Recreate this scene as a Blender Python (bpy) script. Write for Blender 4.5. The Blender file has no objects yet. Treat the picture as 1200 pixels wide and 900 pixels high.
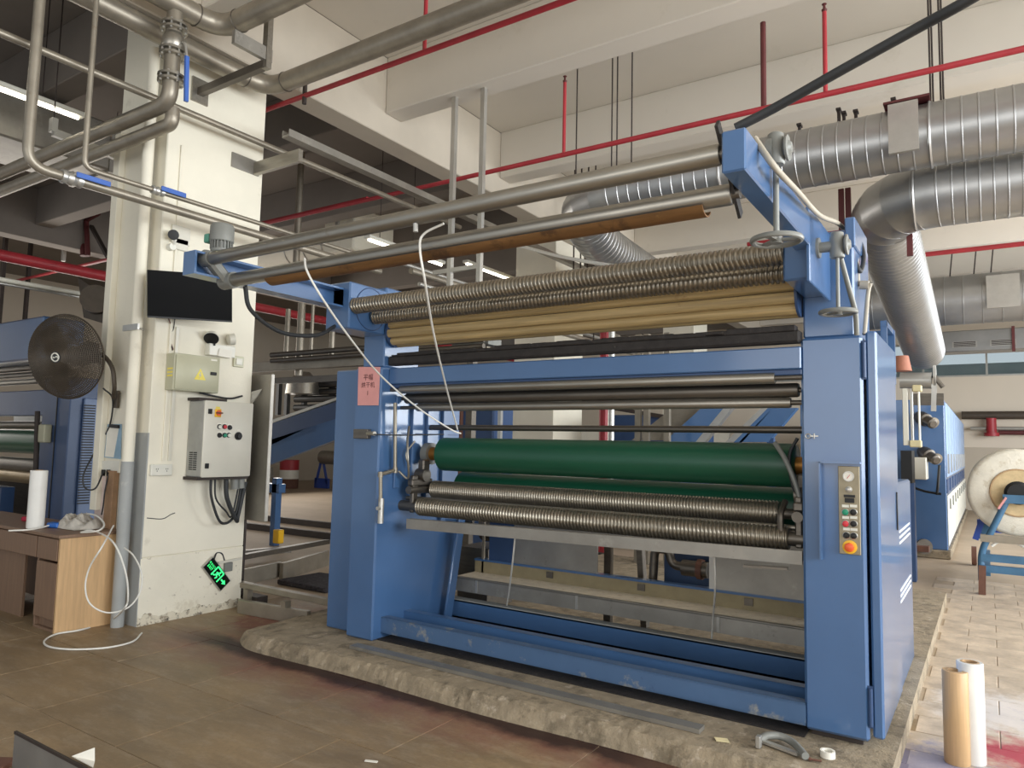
import bpy, bmesh, math, random
from mathutils import noise
from math import pi, sin, cos, radians as R_
from mathutils import Vector as V, Matrix
random.seed(7)
SC = bpy.context.scene
COL = SC.collection
# ------------------------------------------------------------------ camera
M3 = Matrix(((0.83485234, 0.55004666, 0.0216851), (-0.02795161, 0.08170138, -0.99626482), (-0.54976384, 0.83112789, 0.08358327)))
FPX = 843.87
CP = V((0, 0, 1.55))
cam = bpy.data.cameras.new('camera')
cam.sensor_fit = 'HORIZONTAL'; cam.sensor_width = 36.0; cam.lens = FPX / 1200 * 36.0
cam.clip_start = 0.05; cam.clip_end = 200
camo = bpy.data.objects.new('camera', cam); COL.objects.link(camo)
rm = Matrix((M3[0], -M3[1], -M3[2])).transposed().to_4x4()
camo.matrix_world = Matrix.Translation(CP) @ rm
SC.camera = camo
# ------------------------------------------------------------------ light and exposure
w = bpy.data.worlds.new('daylight'); SC.world = w; w.use_nodes = True
bg = w.node_tree.nodes['Background']; bg.inputs[0].default_value = (0.86, 0.93, 1.0, 1); bg.inputs[1].default_value = 0.62
def area(name, loc, target, sx, sy, power, col):
    l = bpy.data.lights.new(name, 'AREA'); l.shape = 'RECTANGLE'; l.size = sx; l.size_y = sy; l.energy = power; l.color = col
    o = bpy.data.objects.new(name, l); COL.objects.link(o); o.location = loc
    d = V(target) - V(loc); o.rotation_euler = d.to_track_quat('-Z', 'Y').to_euler()
    return o
# daylight through the tall window row in the right-hand wall
area('window_daylight_right', (7.4, 8.0, 2.9), (-6, 8.0, 2.6), 20.0, 3.6, 2450, (0.93, 0.97, 1.0))
# unseen fill light added behind the camera to lift the front faces
area('window_daylight_front', (0.5, -6.5, 2.6), (-1.5, 6, 1.8), 10.0, 3.4, 270, (1.0, 0.96, 0.90))
# daylight from the far end of the left-hand bay
area('window_daylight_left', (-17.0, 9.0, 2.6), (-5, 9, 2.0), 12.0, 2.6, 420, (1.0, 0.95, 0.88))
SC.view_settings.view_transform = 'Standard'; SC.view_settings.look = 'None'
SC.view_settings.gamma = 1.0; SC.view_settings.use_curve_mapping = False
SC.view_settings.exposure = 0.0
# ------------------------------------------------------------------ helpers
def U(u, v, **k):
    """point of the photograph's sight line (u, v) on the plane x=, y= or z="""
    d = M3.transposed() @ V(((u - 600) / FPX, (v - 450) / FPX, 1.0))
    n = list(k)[0]; i = 'xyz'.index(n)
    return CP + d * ((k[n] - CP[i]) / d[i])
def lin(c):
    return tuple(((x / 255) / 12.92 if x / 255 <= 0.04045 else ((x / 255 + 0.055) / 1.055) ** 2.4) for x in c)
class NT:
    def __init__(s, m):
        s.t = m.node_tree; s.n = s.t.nodes; s.l = s.t.links
    def add(s, typ, **kw):
        nd = s.n.new(typ)
        for k, v in kw.items(): setattr(nd, k, v)
        return nd
    def link(s, a, b): s.l.new(a, b)
    def math(s, op, a, b=None, c=None, clamp=False):
        nd = s.add('ShaderNodeMath', operation=op); nd.use_clamp = clamp
        for i, x in enumerate((a, b, c)):
            if x is None: continue
            if isinstance(x, (int, float)): nd.inputs[i].default_value = x
            else: s.link(x, nd.inputs[i])
        return nd.outputs[0]
    def mix(s, fac, a, b):
        nd = s.add('ShaderNodeMix', data_type='RGBA')
        for i, x in ((0, fac), (6, a), (7, b)):
            if isinstance(x, (int, float)): nd.inputs[i].default_value = x
            elif isinstance(x, tuple): nd.inputs[i].default_value = (*x, 1)
            else: s.link(x, nd.inputs[i])
        return nd.outputs[2]
    def noise(s, vec, scale, detail=4, rough=0.6, stretch=None):
        if stretch:
            mp = s.add('ShaderNodeMapping'); mp.inputs['Scale'].default_value = stretch; s.link(vec, mp.inputs[0]); vec = mp.outputs[0]
        nd = s.add('ShaderNodeTexNoise'); nd.inputs['Scale'].default_value = scale; nd.inputs['Detail'].default_value = detail
        nd.inputs['Roughness'].default_value = rough; s.link(vec, nd.inputs['Vector']); return nd.outputs[0]
    def ramp(s, fac, lo, hi):
        nd = s.add('ShaderNodeMapRange'); nd.inputs[1].default_value = lo; nd.inputs[2].default_value = hi
        s.link(fac, nd.inputs[0]); return nd.outputs[0]
def mat(name, rgb, rough=0.5, metal=0.0, var=0.12, scale=6, stretch=None, stain=None, bump=0.0, bscale=60, emit=None, estr=0, alpha=None, spec=None):
    m = bpy.data.materials.new(name); m.use_nodes = True; t = NT(m); b = t.n['Principled BSDF']
    c = lin(rgb); b.inputs['Roughness'].default_value = rough; b.inputs['Metallic'].default_value = metal
    pos = t.add('ShaderNodeNewGeometry').outputs['Position']
    lo = tuple(x * (1 - var) for x in c); hi = tuple(min(1, x * (1 + var)) for x in c)
    col = t.mix(t.ramp(t.noise(pos, scale, stretch=stretch), 0.3, 0.7), lo, hi)
    if stain:
        for (srgb, thr, sscale, amt) in stain:
            f = t.math('MULTIPLY', t.ramp(t.noise(pos, sscale, 6, 0.7), thr, thr + 0.08), amt)
            col = t.mix(f, col, lin(srgb))
    t.link(col, b.inputs['Base Color'])
    if bump:
        bn = t.add('ShaderNodeBump'); bn.inputs['Strength'].default_value = bump; bn.inputs['Distance'].default_value = 0.01
        t.link(t.noise(pos, bscale, 5, 0.7), bn.inputs['Height']); t.link(bn.outputs[0], b.inputs['Normal'])
    if emit:
        b.inputs['Emission Color'].default_value = (*lin(emit), 1); b.inputs['Emission Strength'].default_value = estr
    if alpha is not None:
        b.inputs['Transmission Weight'].default_value = alpha; b.inputs['IOR'].default_value = 1.2
    if spec is not None: b.inputs['Specular IOR Level'].default_value = spec
    return m
WLOC = {}
class MB:
    def __init__(s): s.v = []; s.f = []
    def add(s, vs, fs):
        o = len(s.v); s.v += [V(p) for p in vs]; s.f += [tuple(i + o for i in f) for f in fs]; return s
    def obox(s, c, ex, ey, ez, bev=0.0):
        c, ex, ey, ez = V(c), V(ex), V(ey), V(ez)
        if bev <= 0:
            vs = [c + ex * a + ey * b + ez * d for a in (-1, 1) for b in (-1, 1) for d in (-1, 1)]
            return s.add(vs, [(0, 1, 3, 2), (4, 6, 7, 5), (0, 4, 5, 1), (2, 3, 7, 6), (0, 2, 6, 4), (1, 5, 7, 3)])
        L = [ex.length, ey.length, ez.length]; q = [1 - min(bev / max(l, 1e-6), 0.45) for l in L]
        vs = []; ix = {}
        for a in (-1, 1):
            for b in (-1, 1):
                for d in (-1, 1):
                    for k in range(3):
                        t = [a * q[0], b * q[1], d * q[2]]; t[k] = (a, b, d)[k]
                        ix[(a, b, d, k)] = len(vs); vs.append(c + ex * t[0] + ey * t[1] + ez * t[2])
        fs = []
        for k in range(3):
            i, j = [n for n in range(3) if n != k]
            for sg in (-1, 1):
                q4 = []
                for (p, r) in ((-1, -1), (1, -1), (1, 1), (-1, 1)):
                    key = [0, 0, 0]; key[k] = sg; key[i] = p; key[j] = r; q4.append(ix[(*key, k)])
                fs.append(tuple(q4))
        for k in range(3):
            i, j = [n for n in range(3) if n != k]
            for p in (-1, 1):
                for r in (-1, 1):
                    a = [0, 0, 0]; b = [0, 0, 0]; a[i] = b[i] = p; a[j] = b[j] = r; a[k] = -1; b[k] = 1
                    fs.append((ix[(*a, i)], ix[(*b, i)], ix[(*b, j)], ix[(*a, j)]))
        for a in (-1, 1):
            for b in (-1, 1):
                for d in (-1, 1): fs.append(tuple(ix[(a, b, d, k)] for k in range(3)))
        return s.add(vs, fs)
    def box(s, x0, x1, y0, y1, z0, z1, bev=0.0):
        return s.obox(((x0 + x1) / 2, (y0 + y1) / 2, (z0 + z1) / 2), (abs(x1 - x0) / 2, 0, 0), (0, abs(y1 - y0) / 2, 0), (0, 0, abs(z1 - z0) / 2), bev)
    def bar(s, a, b, wd, ht, up=(0, 0, 1), bev=0.0):
        a, b, up = V(a), V(b), V(up); d = (b - a); n = d.normalized()
        sd = n.cross(up)
        if sd.length < 1e-4: sd = n.cross(V((0, 1, 0)))
        sd.normalize(); u2 = sd.cross(n)
        return s.obox((a + b) / 2, d / 2, sd * wd / 2, u2 * ht / 2, bev)
    def lathe(s, p0, ax, prof, n=16, cap=True):
        p0, ax = V(p0), V(ax).normalized(); u = ax.orthogonal().normalized(); w_ = ax.cross(u)
        vs = []
        for (t, r) in prof:
            for k in range(n):
                a = 2 * pi * k / n; vs.append(p0 + ax * t + (u * cos(a) + w_ * sin(a)) * r)
        fs = [(i * n + k, i * n + (k + 1) % n, (i + 1) * n + (k + 1) % n, (i + 1) * n + k) for i in range(len(prof) - 1) for k in range(n)]
        if cap:
            fs.append(tuple(range(n - 1, -1, -1))); m = (len(prof) - 1) * n; fs.append(tuple(m + k for k in range(n)))
        return s.add(vs, fs)
    def cyl(s, a, b, r, r2=None, n=16):
        a, b = V(a), V(b); return s.lathe(a, b - a, [(0, r), ((b - a).length, r if r2 is None else r2)], n)
    def tube(s, pts, r, n=8, cap=True, rib=None):
        pts = [V(p) for p in pts]; N = len(pts); tg = []
        for i in range(N):
            d = pts[min(i + 1, N - 1)] - pts[max(i - 1, 0)]; tg.append(d.normalized())
        u = tg[0].orthogonal().normalized(); vs = []
        for i in range(N):
            u = (u - tg[i] * u.dot(tg[i])).normalized(); w_ = tg[i].cross(u)
            rr = r(i) if callable(r) else r
            for k in range(n):
                a = 2 * pi * k / n; vs.append(pts[i] + (u * cos(a) + w_ * sin(a)) * rr)
        fs = [(i * n + k, i * n + (k + 1) % n, (i + 1) * n + (k + 1) % n, (i + 1) * n + k) for i in range(N - 1) for k in range(n)]
        if cap: fs.append(tuple(range(n - 1, -1, -1))); fs.append(tuple((N - 1) * n + k for k in range(n)))
        return s.add(vs, fs)
    def ring(s, c, ax, R, r, n=28, m=6):
        c, ax = V(c), V(ax).normalized(); u = ax.orthogonal().normalized(); w_ = ax.cross(u); vs = []
        for i in range(n):
            a = 2 * pi * i / n; d = u * cos(a) + w_ * sin(a)
            for k in range(m):
                b = 2 * pi * k / m; vs.append(c + d * (R + r * cos(b)) + ax * (r * sin(b)))
        return s.add(vs, [(i * m + k, ((i + 1) % n) * m + k, ((i + 1) % n) * m + (k + 1) % m, i * m + (k + 1) % m) for i in range(n) for k in range(m)])
    def prism(s, poly, vec):
        poly = [V(p) for p in poly]; vec = V(vec); n = len(poly)
        fs = [tuple(range(n - 1, -1, -1)), tuple(range(n, 2 * n))] + [(i, (i + 1) % n, n + (i + 1) % n, n + i) for i in range(n)]
        return s.add(poly + [p + vec for p in poly], fs)
    def build(s, name, m, parent=None, smooth=35, label=None, cat=None, group=None, kind=None, loc=None):
        me = bpy.data.meshes.new(name)
        lo = V([min(p[i] for p in s.v) for i in range(3)]); hi = V([max(p[i] for p in s.v) for i in range(3)])
        o0 = V(loc) if loc is not None else V(((lo.x + hi.x) / 2, (lo.y + hi.y) / 2, lo.z))
        me.from_pydata([p - o0 for p in s.v], [], s.f); me.update()
        bm = bmesh.new(); bm.from_mesh(me); bmesh.ops.recalc_face_normals(bm, faces=bm.faces); bm.to_mesh(me); bm.free()
        if smooth:
            me.shade_smooth(); me.set_sharp_from_angle(angle=R_(smooth))
        for mm in (m if isinstance(m, (list, tuple)) else (m,)): me.materials.append(mm)
        o = bpy.data.objects.new(name, me); COL.objects.link(o); WLOC[o.name] = o0
        if parent is not None:
            o.parent = parent; o.location = o0 - WLOC[parent.name]
        else: o.location = o0
        tag(o, label, cat, group, kind); return o
def tag(o, label=None, cat=None, group=None, kind=None):
    for k, x in (('label', label), ('category', cat), ('group', group), ('kind', kind)):
        if x: o[k] = x
    return o
def thing(name, label, cat, loc, group=None):
    o = bpy.data.objects.new(name, None); COL.objects.link(o); o.location = loc; o.empty_display_size = 0.1; WLOC[o.name] = V(loc)
    return tag(o, label, cat, group)
def spl(pts, n=8):
    pts = [V(p) for p in pts]; P = [pts[0] * 2 - pts[1]] + pts + [pts[-1] * 2 - pts[-2]]; out = []
    for i in range(1, len(P) - 2):
        a, b, c, d = P[i - 1:i + 3]
        for k in range(n):
            t = k / n; out.append(0.5 * (2 * b + (c - a) * t + (2 * a - 5 * b + 4 * c - d) * t * t + (3 * b - a - 3 * c + d) * t ** 3))
    return out + [pts[-1]]
def fil(pts, rad, n=7):
    """polyline with rounded corners"""
    pts = [V(p) for p in pts]; out = [pts[0]]
    for i in range(1, len(pts) - 1):
        a, b, c = pts[i - 1:i + 2]; d1 = (a - b).normalized(); d2 = (c - b).normalized()
        t = min(rad, (a - b).length * 0.49, (c - b).length * 0.49)
        for k in range(n + 1):
            s_ = k / n; out.append((b + d1 * t) * (1 - s_) ** 2 + b * 2 * s_ * (1 - s_) + (b + d2 * t) * s_ ** 2)
    return out + [pts[-1]]
def text(s, size, m, name, parent, c, ex, ey, extr=0.0):
    cu = bpy.data.curves.new('txt', 'FONT'); cu.body = s; cu.size = size; cu.align_x = 'CENTER'; cu.align_y = 'CENTER'; cu.extrude = extr
    o = bpy.data.objects.new('txt', cu); COL.objects.link(o)
    dg = bpy.context.evaluated_depsgraph_get(); me = bpy.data.meshes.new_from_object(o.evaluated_get(dg))
    bpy.data.objects.remove(o)
    ex, ey = V(ex).normalized(), V(ey).normalized(); n = ex.cross(ey)
    me.transform(Matrix((ex, ey, n)).transposed().to_4x4()); me.materials.clear(); me.materials.append(m)
    t = bpy.data.objects.new(name, me); COL.objects.link(t); WLOC[t.name] = V(c); t.parent = parent; t.location = V(c) - WLOC[parent.name]
    return t
def helix(x0, x1, y, z, r, pitch, depth, turn=1, n=24, per=7, squash=0.5):
    """a roller along x with a helical groove"""
    N = int((x1 - x0) / pitch * per); vs = []; fs = []
    for i in range(N + 1):
        x = x0 + (x1 - x0) * i / N
        for k in range(n):
            a = 2 * pi * k / n; ph = ((x - x0) / pitch - turn * k / n) % 1.0
            g = max(0.0, 1 - abs(ph - 0.5) / (0.5 * squash)) if squash < 1 else 0.5 - 0.5 * cos(2 * pi * ph)
            rr = r - depth * (1 if g > 0.4 else g / 0.4)
            vs.append((x, y + cos(a) * rr, z + sin(a) * rr))
    for i in range(N):
        for k in range(n): fs.append((i * n + k, i * n + (k + 1) % n, (i + 1) * n + (k + 1) % n, (i + 1) * n + k))
    fs.append(tuple(range(n))); fs.append(tuple(N * n + k for k in range(n)))
    return MB().add(vs, fs)
# ------------------------------------------------------------------ materials
blue = mat('blue_paint', (70, 104, 148), 0.28, 0, 0.06, 2.5, stain=[((56, 80, 112), 0.68, 9, 0.4)])
blue.node_tree.nodes['Principled BSDF'].inputs['Coat Weight'].default_value = 0.7; blue.node_tree.nodes['Principled BSDF'].inputs['Coat Roughness'].default_value = 0.12
blue_old = mat('worn_blue_paint', (74, 102, 138), 0.42, 0, 0.08, 3, stain=[((158, 154, 140), 0.585, 3.2, 0.8), ((52, 76, 112), 0.62, 11, 0.5)])
blue_dk = mat('dark_blue_paint', (50, 74, 112), 0.40, 0, 0.08, 3)
steel = mat('brushed_steel', (158, 153, 143), 0.36, 0.85, 0.10, 5, (1, 8, 8), stain=[((120, 104, 80), 0.66, 7, 0.4)])
steel_dk = mat('dull_dark_steel', (110, 104, 96), 0.42, 0.8, 0.15, 6, (1, 6, 6))
chrome = mat('spiral_steel', (150, 142, 128), 0.32, 0.85, 0.12, 8)
galv = mat('galvanised_sheet', (156, 152, 144), 0.45, 0.7, 0.16, 3, stain=[((190, 186, 176), 0.60, 5, 0.4), ((112, 106, 100), 0.62, 13, 0.4)])
duct_m = mat('duct_sheet', (172, 172, 171), 0.36, 0.8, 0.10, 2, stain=[((140, 104, 94), 0.68, 3, 0.35)])
pipe_m = mat('pipe_steel', (150, 142, 128), 0.42, 0.6, 0.16, 5, stain=[((120, 100, 78), 0.64, 6, 0.5)])
greyp = mat('grey_enamel', (128, 129, 124), 0.4, 0.1, 0.08, 5)
rubber_g = mat('green_rubber', (22, 78, 56), 0.36, 0, 0.10, 3, (0.4, 3, 3))
wood_sl = mat('pale_slat_wood', (182, 158, 112), 0.5, 0, 0.26, 9, (0.25, 7, 7), stain=[((138, 100, 58), 0.64, 5, 0.5)])
black_d = mat('grimy_black_bar', (44, 40, 38), 0.7, 0, 0.4, 14, stain=[((104, 98, 92), 0.62, 22, 0.6)], bump=0.5, bscale=70)
rust = mat('rusty_trough', (122, 88, 52), 0.6, 0.3, 0.28, 5, (0.5, 5, 5), stain=[((70, 48, 32), 0.56, 4, 0.7), ((176, 140, 84), 0.64, 8, 0.5)])
brass = mat('bronze_bush', (172, 122, 60), 0.4, 0.7, 0.2, 10)
black = mat('black_plastic', (20, 20, 21), 0.5, 0, 0.1, 8)
cable_m = mat('black_cable', (44, 46, 48), 0.55, 0, 0.1, 8)
white_pl = mat('white_plastic', (224, 222, 210), 0.4, 0, 0.04, 8)
cord_m = mat('white_cord', (226, 224, 216), 0.6, 0, 0.06, 30)
colpaint = mat('column_white_paint', (232, 226, 208), 0.7, 0, 0.04, 2, stain=[((206, 198, 178), 0.62, 3.0, 0.5)], bump=0.15, bscale=40)
colfoot = mat('column_foot_paint', (232, 226, 208), 0.75, 0, 0.05, 3, stain=[((200, 190, 168), 0.58, 4, 0.5), ((96, 84, 70), 0.63, 16, 0.7), ((44, 38, 34), 0.66, 24, 0.9)], bump=0.35, bscale=40)
colpeel = mat('peeling_foot_paint', (214, 206, 186), 0.8, 0, 0.08, 5, stain=[((120, 106, 88), 0.52, 14, 0.8), ((52, 44, 38), 0.57, 22, 0.9)], bump=0.5, bscale=40)
greycol = mat('column_grey_paint', (158, 160, 158), 0.6, 0, 0.06, 4, stain=[((190, 188, 180), 0.6, 5, 0.5)])
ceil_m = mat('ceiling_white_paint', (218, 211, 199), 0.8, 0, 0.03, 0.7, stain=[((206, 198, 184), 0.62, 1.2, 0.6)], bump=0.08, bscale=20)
ceil_d = mat('bare_concrete_ceiling', (128, 120, 112), 0.85, 0, 0.08, 1.2, bump=0.1, bscale=20)  # dimness of the left bay put into the ceiling and beam colour
beam_b = mat('beam_concrete', (196, 186, 170), 0.8, 0, 0.06, 1.5, bump=0.1, bscale=20)
wall_m = mat('wall_paint', (226, 214, 196), 0.8, 0, 0.04, 0.5)
wall_d = mat('wall_dado_paint', (196, 184, 166), 0.8, 0, 0.04, 0.5)
redp = mat('red_pipe_paint', (166, 48, 56), 0.45, 0, 0.14, 6)
redp_d = mat('dark_red_steel', (92, 40, 40), 0.6, 0, 0.15, 6)
darkrod = mat('dark_rod', (62, 54, 50), 0.6, 0.3, 0.2, 6)
alu = mat('aluminium', (190, 188, 182), 0.35, 0.7, 0.06, 8)
olive = mat('olive_enamel', (186, 184, 158), 0.42, 0.05, 0.04, 5)
beige = mat('beige_enamel', (214, 210, 196), 0.42, 0.05, 0.04, 4)
yellow = mat('yellow_print', (232, 214, 90), 0.5, 0, 0.03, 8)
red_b = mat('red_plastic', (206, 50, 62), 0.35, 0, 0.05, 8)
green_b = mat('green_plastic', (24, 138, 104), 0.35, 0, 0.05, 8)
orange_b = mat('orange_plastic', (226, 94, 48), 0.35, 0, 0.05, 8)
yellow_b = mat('yellow_plastic', (238, 186, 40), 0.4, 0, 0.05, 8)
blue_h = mat('blue_lever_plastic', (62, 100, 176), 0.4, 0, 0.06, 8)
lime_e = mat('lit_green_pictogram', (40, 220, 120), 0.5, emit=(60, 255, 130), estr=1.5)
signblk = mat('sign_black_glass', (6, 14, 9), 0.25, 0, 0.1, 5)
tv_blk = mat('screen_black', (3, 3, 4), 0.5, 0, 0.1, 5, spec=0.1)
lamp_e = mat('lit_lamp_tube', (255, 250, 236), 0.5, emit=(255, 246, 226), estr=9)
desk_m = mat('desk_light_wood', (202, 166, 122), 0.5, 0, 0.12, 9, (5, 5, 0.35))
desk_d = mat('desk_dark_wood', (130, 104, 84), 0.5, 0, 0.12, 9, (5, 5, 0.35))
film_m = mat('film_white', (228, 226, 220), 0.16, 0, 0.03, 9)
tube_m = mat('cardboard_tube', (182, 150, 112), 0.6, 0, 0.10, 9, (9, 9, 0.4))
paper_m = mat('paper_white', (232, 228, 216), 0.8, 0, 0.04, 9)
pink_m = mat('pink_paper', (226, 160, 156), 0.75, 0, 0.06, 9)
ink = mat('brown_ink', (92, 44, 44), 0.7)
inkdk = mat('dark_ink', (40, 40, 40), 0.7)
rag_m = mat('grey_rag', (190, 184, 174), 0.9, 0, 0.2, 16, stain=[((120, 112, 100), 0.6, 18, 0.7)], bump=0.5)
fanm = mat('fan_dark_metal', (74, 65, 54), 0.55, 0.2, 0.2, 8, stain=[((92, 66, 40), 0.66, 14, 0.5)])
tile_side = None
fabric = mat('pale_wound_fabric', (232, 226, 210), 0.4, 0, 0.08, 8, stain=[((198, 184, 156), 0.56, 9, 0.5)], bump=0.9, bscale=30)
teal = mat('teal_cart_paint', (64, 106, 138), 0.45, 0, 0.12, 6, stain=[((104, 70, 50), 0.70, 9, 0.6)])
cartblue = mat('cart_blue_paint', (58, 86, 170), 0.45, 0, 0.1, 6)
brown_w = mat('brown_caster', (104, 70, 56), 0.7, 0, 0.15, 9)
osb = mat('pale_board', (232, 220, 198), 0.8, 0, 0.10, 10, stain=[((186, 164, 130), 0.58, 16, 0.6)], bump=0.2)
stone = mat('tan_lining', (150, 138, 108), 0.8, 0, 0.10, 12)
glass = mat('window_glass', (236, 246, 246), 0.03, 0, 0.0, 1, alpha=1.0)
frosted = mat('sky_bright_pane', (206, 226, 226), 0.25, 0, 0.05, 2)
white_str = mat('white_stripe_paint', (232, 232, 228), 0.5, 0, 0.04, 6)
conc = mat('rough_concrete', (150, 136, 114), 0.9, 0, 0.22, 9, stain=[((196, 182, 164), 0.58, 12, 0.5), ((96, 86, 70), 0.52, 5, 0.6), ((88, 66, 58), 0.66, 5, 0.6), ((70, 70, 100), 0.71, 8, 0.5)], bump=0.9, bscale=30)
def floor_mat(name, base, st=(0.6, 1.6, 1)):
    m = bpy.data.materials.new(name); m.use_nodes = True; t = NT(m); b = t.n['Principled BSDF']
    pos = t.add('ShaderNodeNewGeometry').outputs['Position']; rnd = t.add('ShaderNodeObjectInfo').outputs['Random']
    sp = t.add('ShaderNodeSeparateXYZ'); t.link(pos, sp.inputs[0]); X, Y = sp.outputs[0], sp.outputs[1]
    c = lin(base); n1 = t.noise(pos, 2.2, 6, 0.65, st); n2 = t.noise(pos, 40, 5, 0.7)
    col = t.mix(t.ramp(n1, 0.3, 0.7), tuple(x * 0.62 for x in c), tuple(x * 1.25 for x in c))
    col = t.mix(t.math('MULTIPLY', t.ramp(t.noise(pos, 7, 7, 0.75, st), 0.48, 0.64), 0.26), col, lin((190, 176, 156)))
    col = t.mix(t.math('MULTIPLY', t.ramp(n2, 0.45, 0.7), 0.36), col, tuple(x * 0.6 for x in c))
    col = t.mix(t.math('MULTIPLY', rnd, 0.22), col, tuple(x * 0.62 for x in c))
    # spilled red dye along the foot of the plinth, near-black line at its edge, blue and crimson dye by the right corner
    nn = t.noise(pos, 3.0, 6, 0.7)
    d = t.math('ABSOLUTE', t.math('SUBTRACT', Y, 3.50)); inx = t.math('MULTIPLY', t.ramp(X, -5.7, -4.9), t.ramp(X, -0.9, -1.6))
    red = t.math('MULTIPLY', t.math('MULTIPLY', t.ramp(t.math('ADD', d, t.math('MULTIPLY', nn, 0.9)), 0.92, 0.55), inx), 0.62)
    col = t.mix(red, col, lin((124, 66, 62)))
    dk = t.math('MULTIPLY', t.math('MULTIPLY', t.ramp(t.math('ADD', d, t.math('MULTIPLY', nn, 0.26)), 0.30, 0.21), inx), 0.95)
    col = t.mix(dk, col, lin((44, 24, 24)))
    def spot(cx, cy, r, rgb, amt, sc=6):
        dx = t.math('SUBTRACT', X, cx); dy = t.math('SUBTRACT', Y, cy)
        rr = t.math('SQRT', t.math('ADD', t.math('MULTIPLY', dx, dx), t.math('MULTIPLY', dy, dy)))
        f = t.ramp(t.math('ADD', rr, t.math('MULTIPLY', t.math('SUBTRACT', t.noise(pos, sc, 6, 0.75), 0.5), r * 2.2)), r, r * 0.45)
        return t.mix(t.math('MULTIPLY', f, amt), col, lin(rgb))
    col = spot(-5.1, 4.25, 0.55, (112, 46, 48), 0.7)
    col = spot(-0.30, 4.25, 0.42, (96, 108, 160), 0.55, 12)
    col = spot(0.10, 5.4, 0.5, (226, 220, 216), 0.6, 9)
    col = spot(0.16, 4.72, 0.34, (166, 30, 62), 0.9, 5)
    col = spot(0.5, 5.4, 0.4, (150, 140, 170), 0.6, 9)
    t.link(col, b.inputs['Base Color']); b.inputs['Roughness'].default_value = 0.5
    t.link(t.math('ADD', t.math('MULTIPLY', n1, 0.35), 0.32), b.inputs['Roughness'])
    bn = t.add('ShaderNodeBump'); bn.inputs['Strength'].default_value = 0.25; bn.inputs['Distance'].default_value = 0.004
    t.link(n2, bn.inputs['Height']); t.link(bn.outputs[0], b.inputs['Normal'])
    return m
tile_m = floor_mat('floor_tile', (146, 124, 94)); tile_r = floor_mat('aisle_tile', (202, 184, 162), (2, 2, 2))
grout = mat('floor_screed', (176, 158, 136), 0.7, 0, 0.10, 1.5, bump=0.1)
Y_ = (0, 1, 0); X_ = (1, 0, 0); Z_ = (0, 0, 1)
# ------------------------------------------------------------------ large structure
def struct(name, mb, m, parent=None, smooth=30): return mb.build(name, m, parent, smooth, kind=None if parent else 'structure')
floor = struct('floor', MB().box(-24, 9, -2, 26, -0.3, -0.004), grout)
PADX0, PADX1 = -4.85, -0.41
tm = {}
def tile(x, y, sx, sy, m):
    key = (round(sx, 3), round(sy, 3), m.name)
    if key not in tm:
        o = MB().obox((0, 0, 0), (sx / 2 - 0.003, 0, 0), (0, sy / 2 - 0.003, 0), (0, 0, 0.004), 0.002).build('floor_tile', m, None, 0, loc=(0, 0, 0)); tm[key] = o
        c = o
    else:
        c = tm[key].copy(); COL.objects.link(c)
    c.parent = floor; c.location = V((x, y, -0.0042 + random.uniform(0, 0.0012))) - WLOC['floor']
    c.rotation_euler = (random.uniform(-1, 1) * 0.0006, random.uniform(-1, 1) * 0.0006, 0)
nx = 0
for j in range(-1, 5):
    for i in range(-3, 11):
        x = -5.88 + 0.415 + 0.83 * i - (0.30 if j % 2 else 0); y = 2.05 + 0.365 + 0.73 * (j - 1)
        if x > 1.0 and y > 3.6: continue
        if -0.35 < x and y > 4.0: continue
        if PADX0 + 0.35 < x < PADX1 - 0.1 and y > 4.0: continue
        if -6.5 < x < -5.9 and y > 3.4: continue
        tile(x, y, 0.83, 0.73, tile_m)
for j in range(22):
    for i in range(7):
        x = -0.19 + 0.40 * i - (0.2 if j % 2 else 0); y = 4.30 + 0.30 * j
        if y > 9.5 and x > 1.7: continue
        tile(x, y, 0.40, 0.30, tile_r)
# plinth of rough concrete under the machine, broken front edge
def pad():
    m = MB(); N = 300; rows = []
    prof = [(-0.095, 0.0), (-0.084, 0.026), (-0.070, 0.052), (-0.053, 0.076), (-0.036, 0.092), (-0.018, 0.0975), (0.05, 0.0985), (0.24, 0.0985)]
    for i in range(N + 1):
        x = PADX0 + (PADX1 - PADX0) * i / N
        f = 3.60 + 0.014 * sin(x * 3.1); k = max(0.0, (PADX0 + 0.35 - x) / 0.35); f += 0.12 * k * k
        r = []
        for q, (dy, z) in enumerate(prof):
            p = V((x, f + dy, z * (1 - 0.25 * k)))
            if 0 < q < 7:
                n_ = noise.noise(p * 7) * 0.012 + noise.noise(p * 34) * 0.009
                p.y += n_ * (1 if q < 6 else 0.4); p.z = min(0.0985, p.z + (noise.noise(p * 20 + V((5, 0, 0))) * 0.010 if q < 6 else -abs(noise.noise(p * 24)) * 0.006))
            r.append(p)
        yb = 9.0 if x > -4.42 else 4.72
        rows.append(r + [V((x, yb, 0.0985)), V((x, yb, 0.0))])
    k = len(rows[0]); vs = [p for r in rows for p in r]
    fs = [(i * k + j, (i + 1) * k + j, (i + 1) * k + j + 1, i * k + j + 1) for i in range(N) for j in range(k - 1)]
    fs += [tuple(range(k)), tuple(N * k + j for j in range(k))]
    return m.add(vs, fs)
tag(pad().build('concrete_plinth', conc, None, 18), 'rough concrete plinth with a broken front edge under the blue machine', 'plinth')
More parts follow.
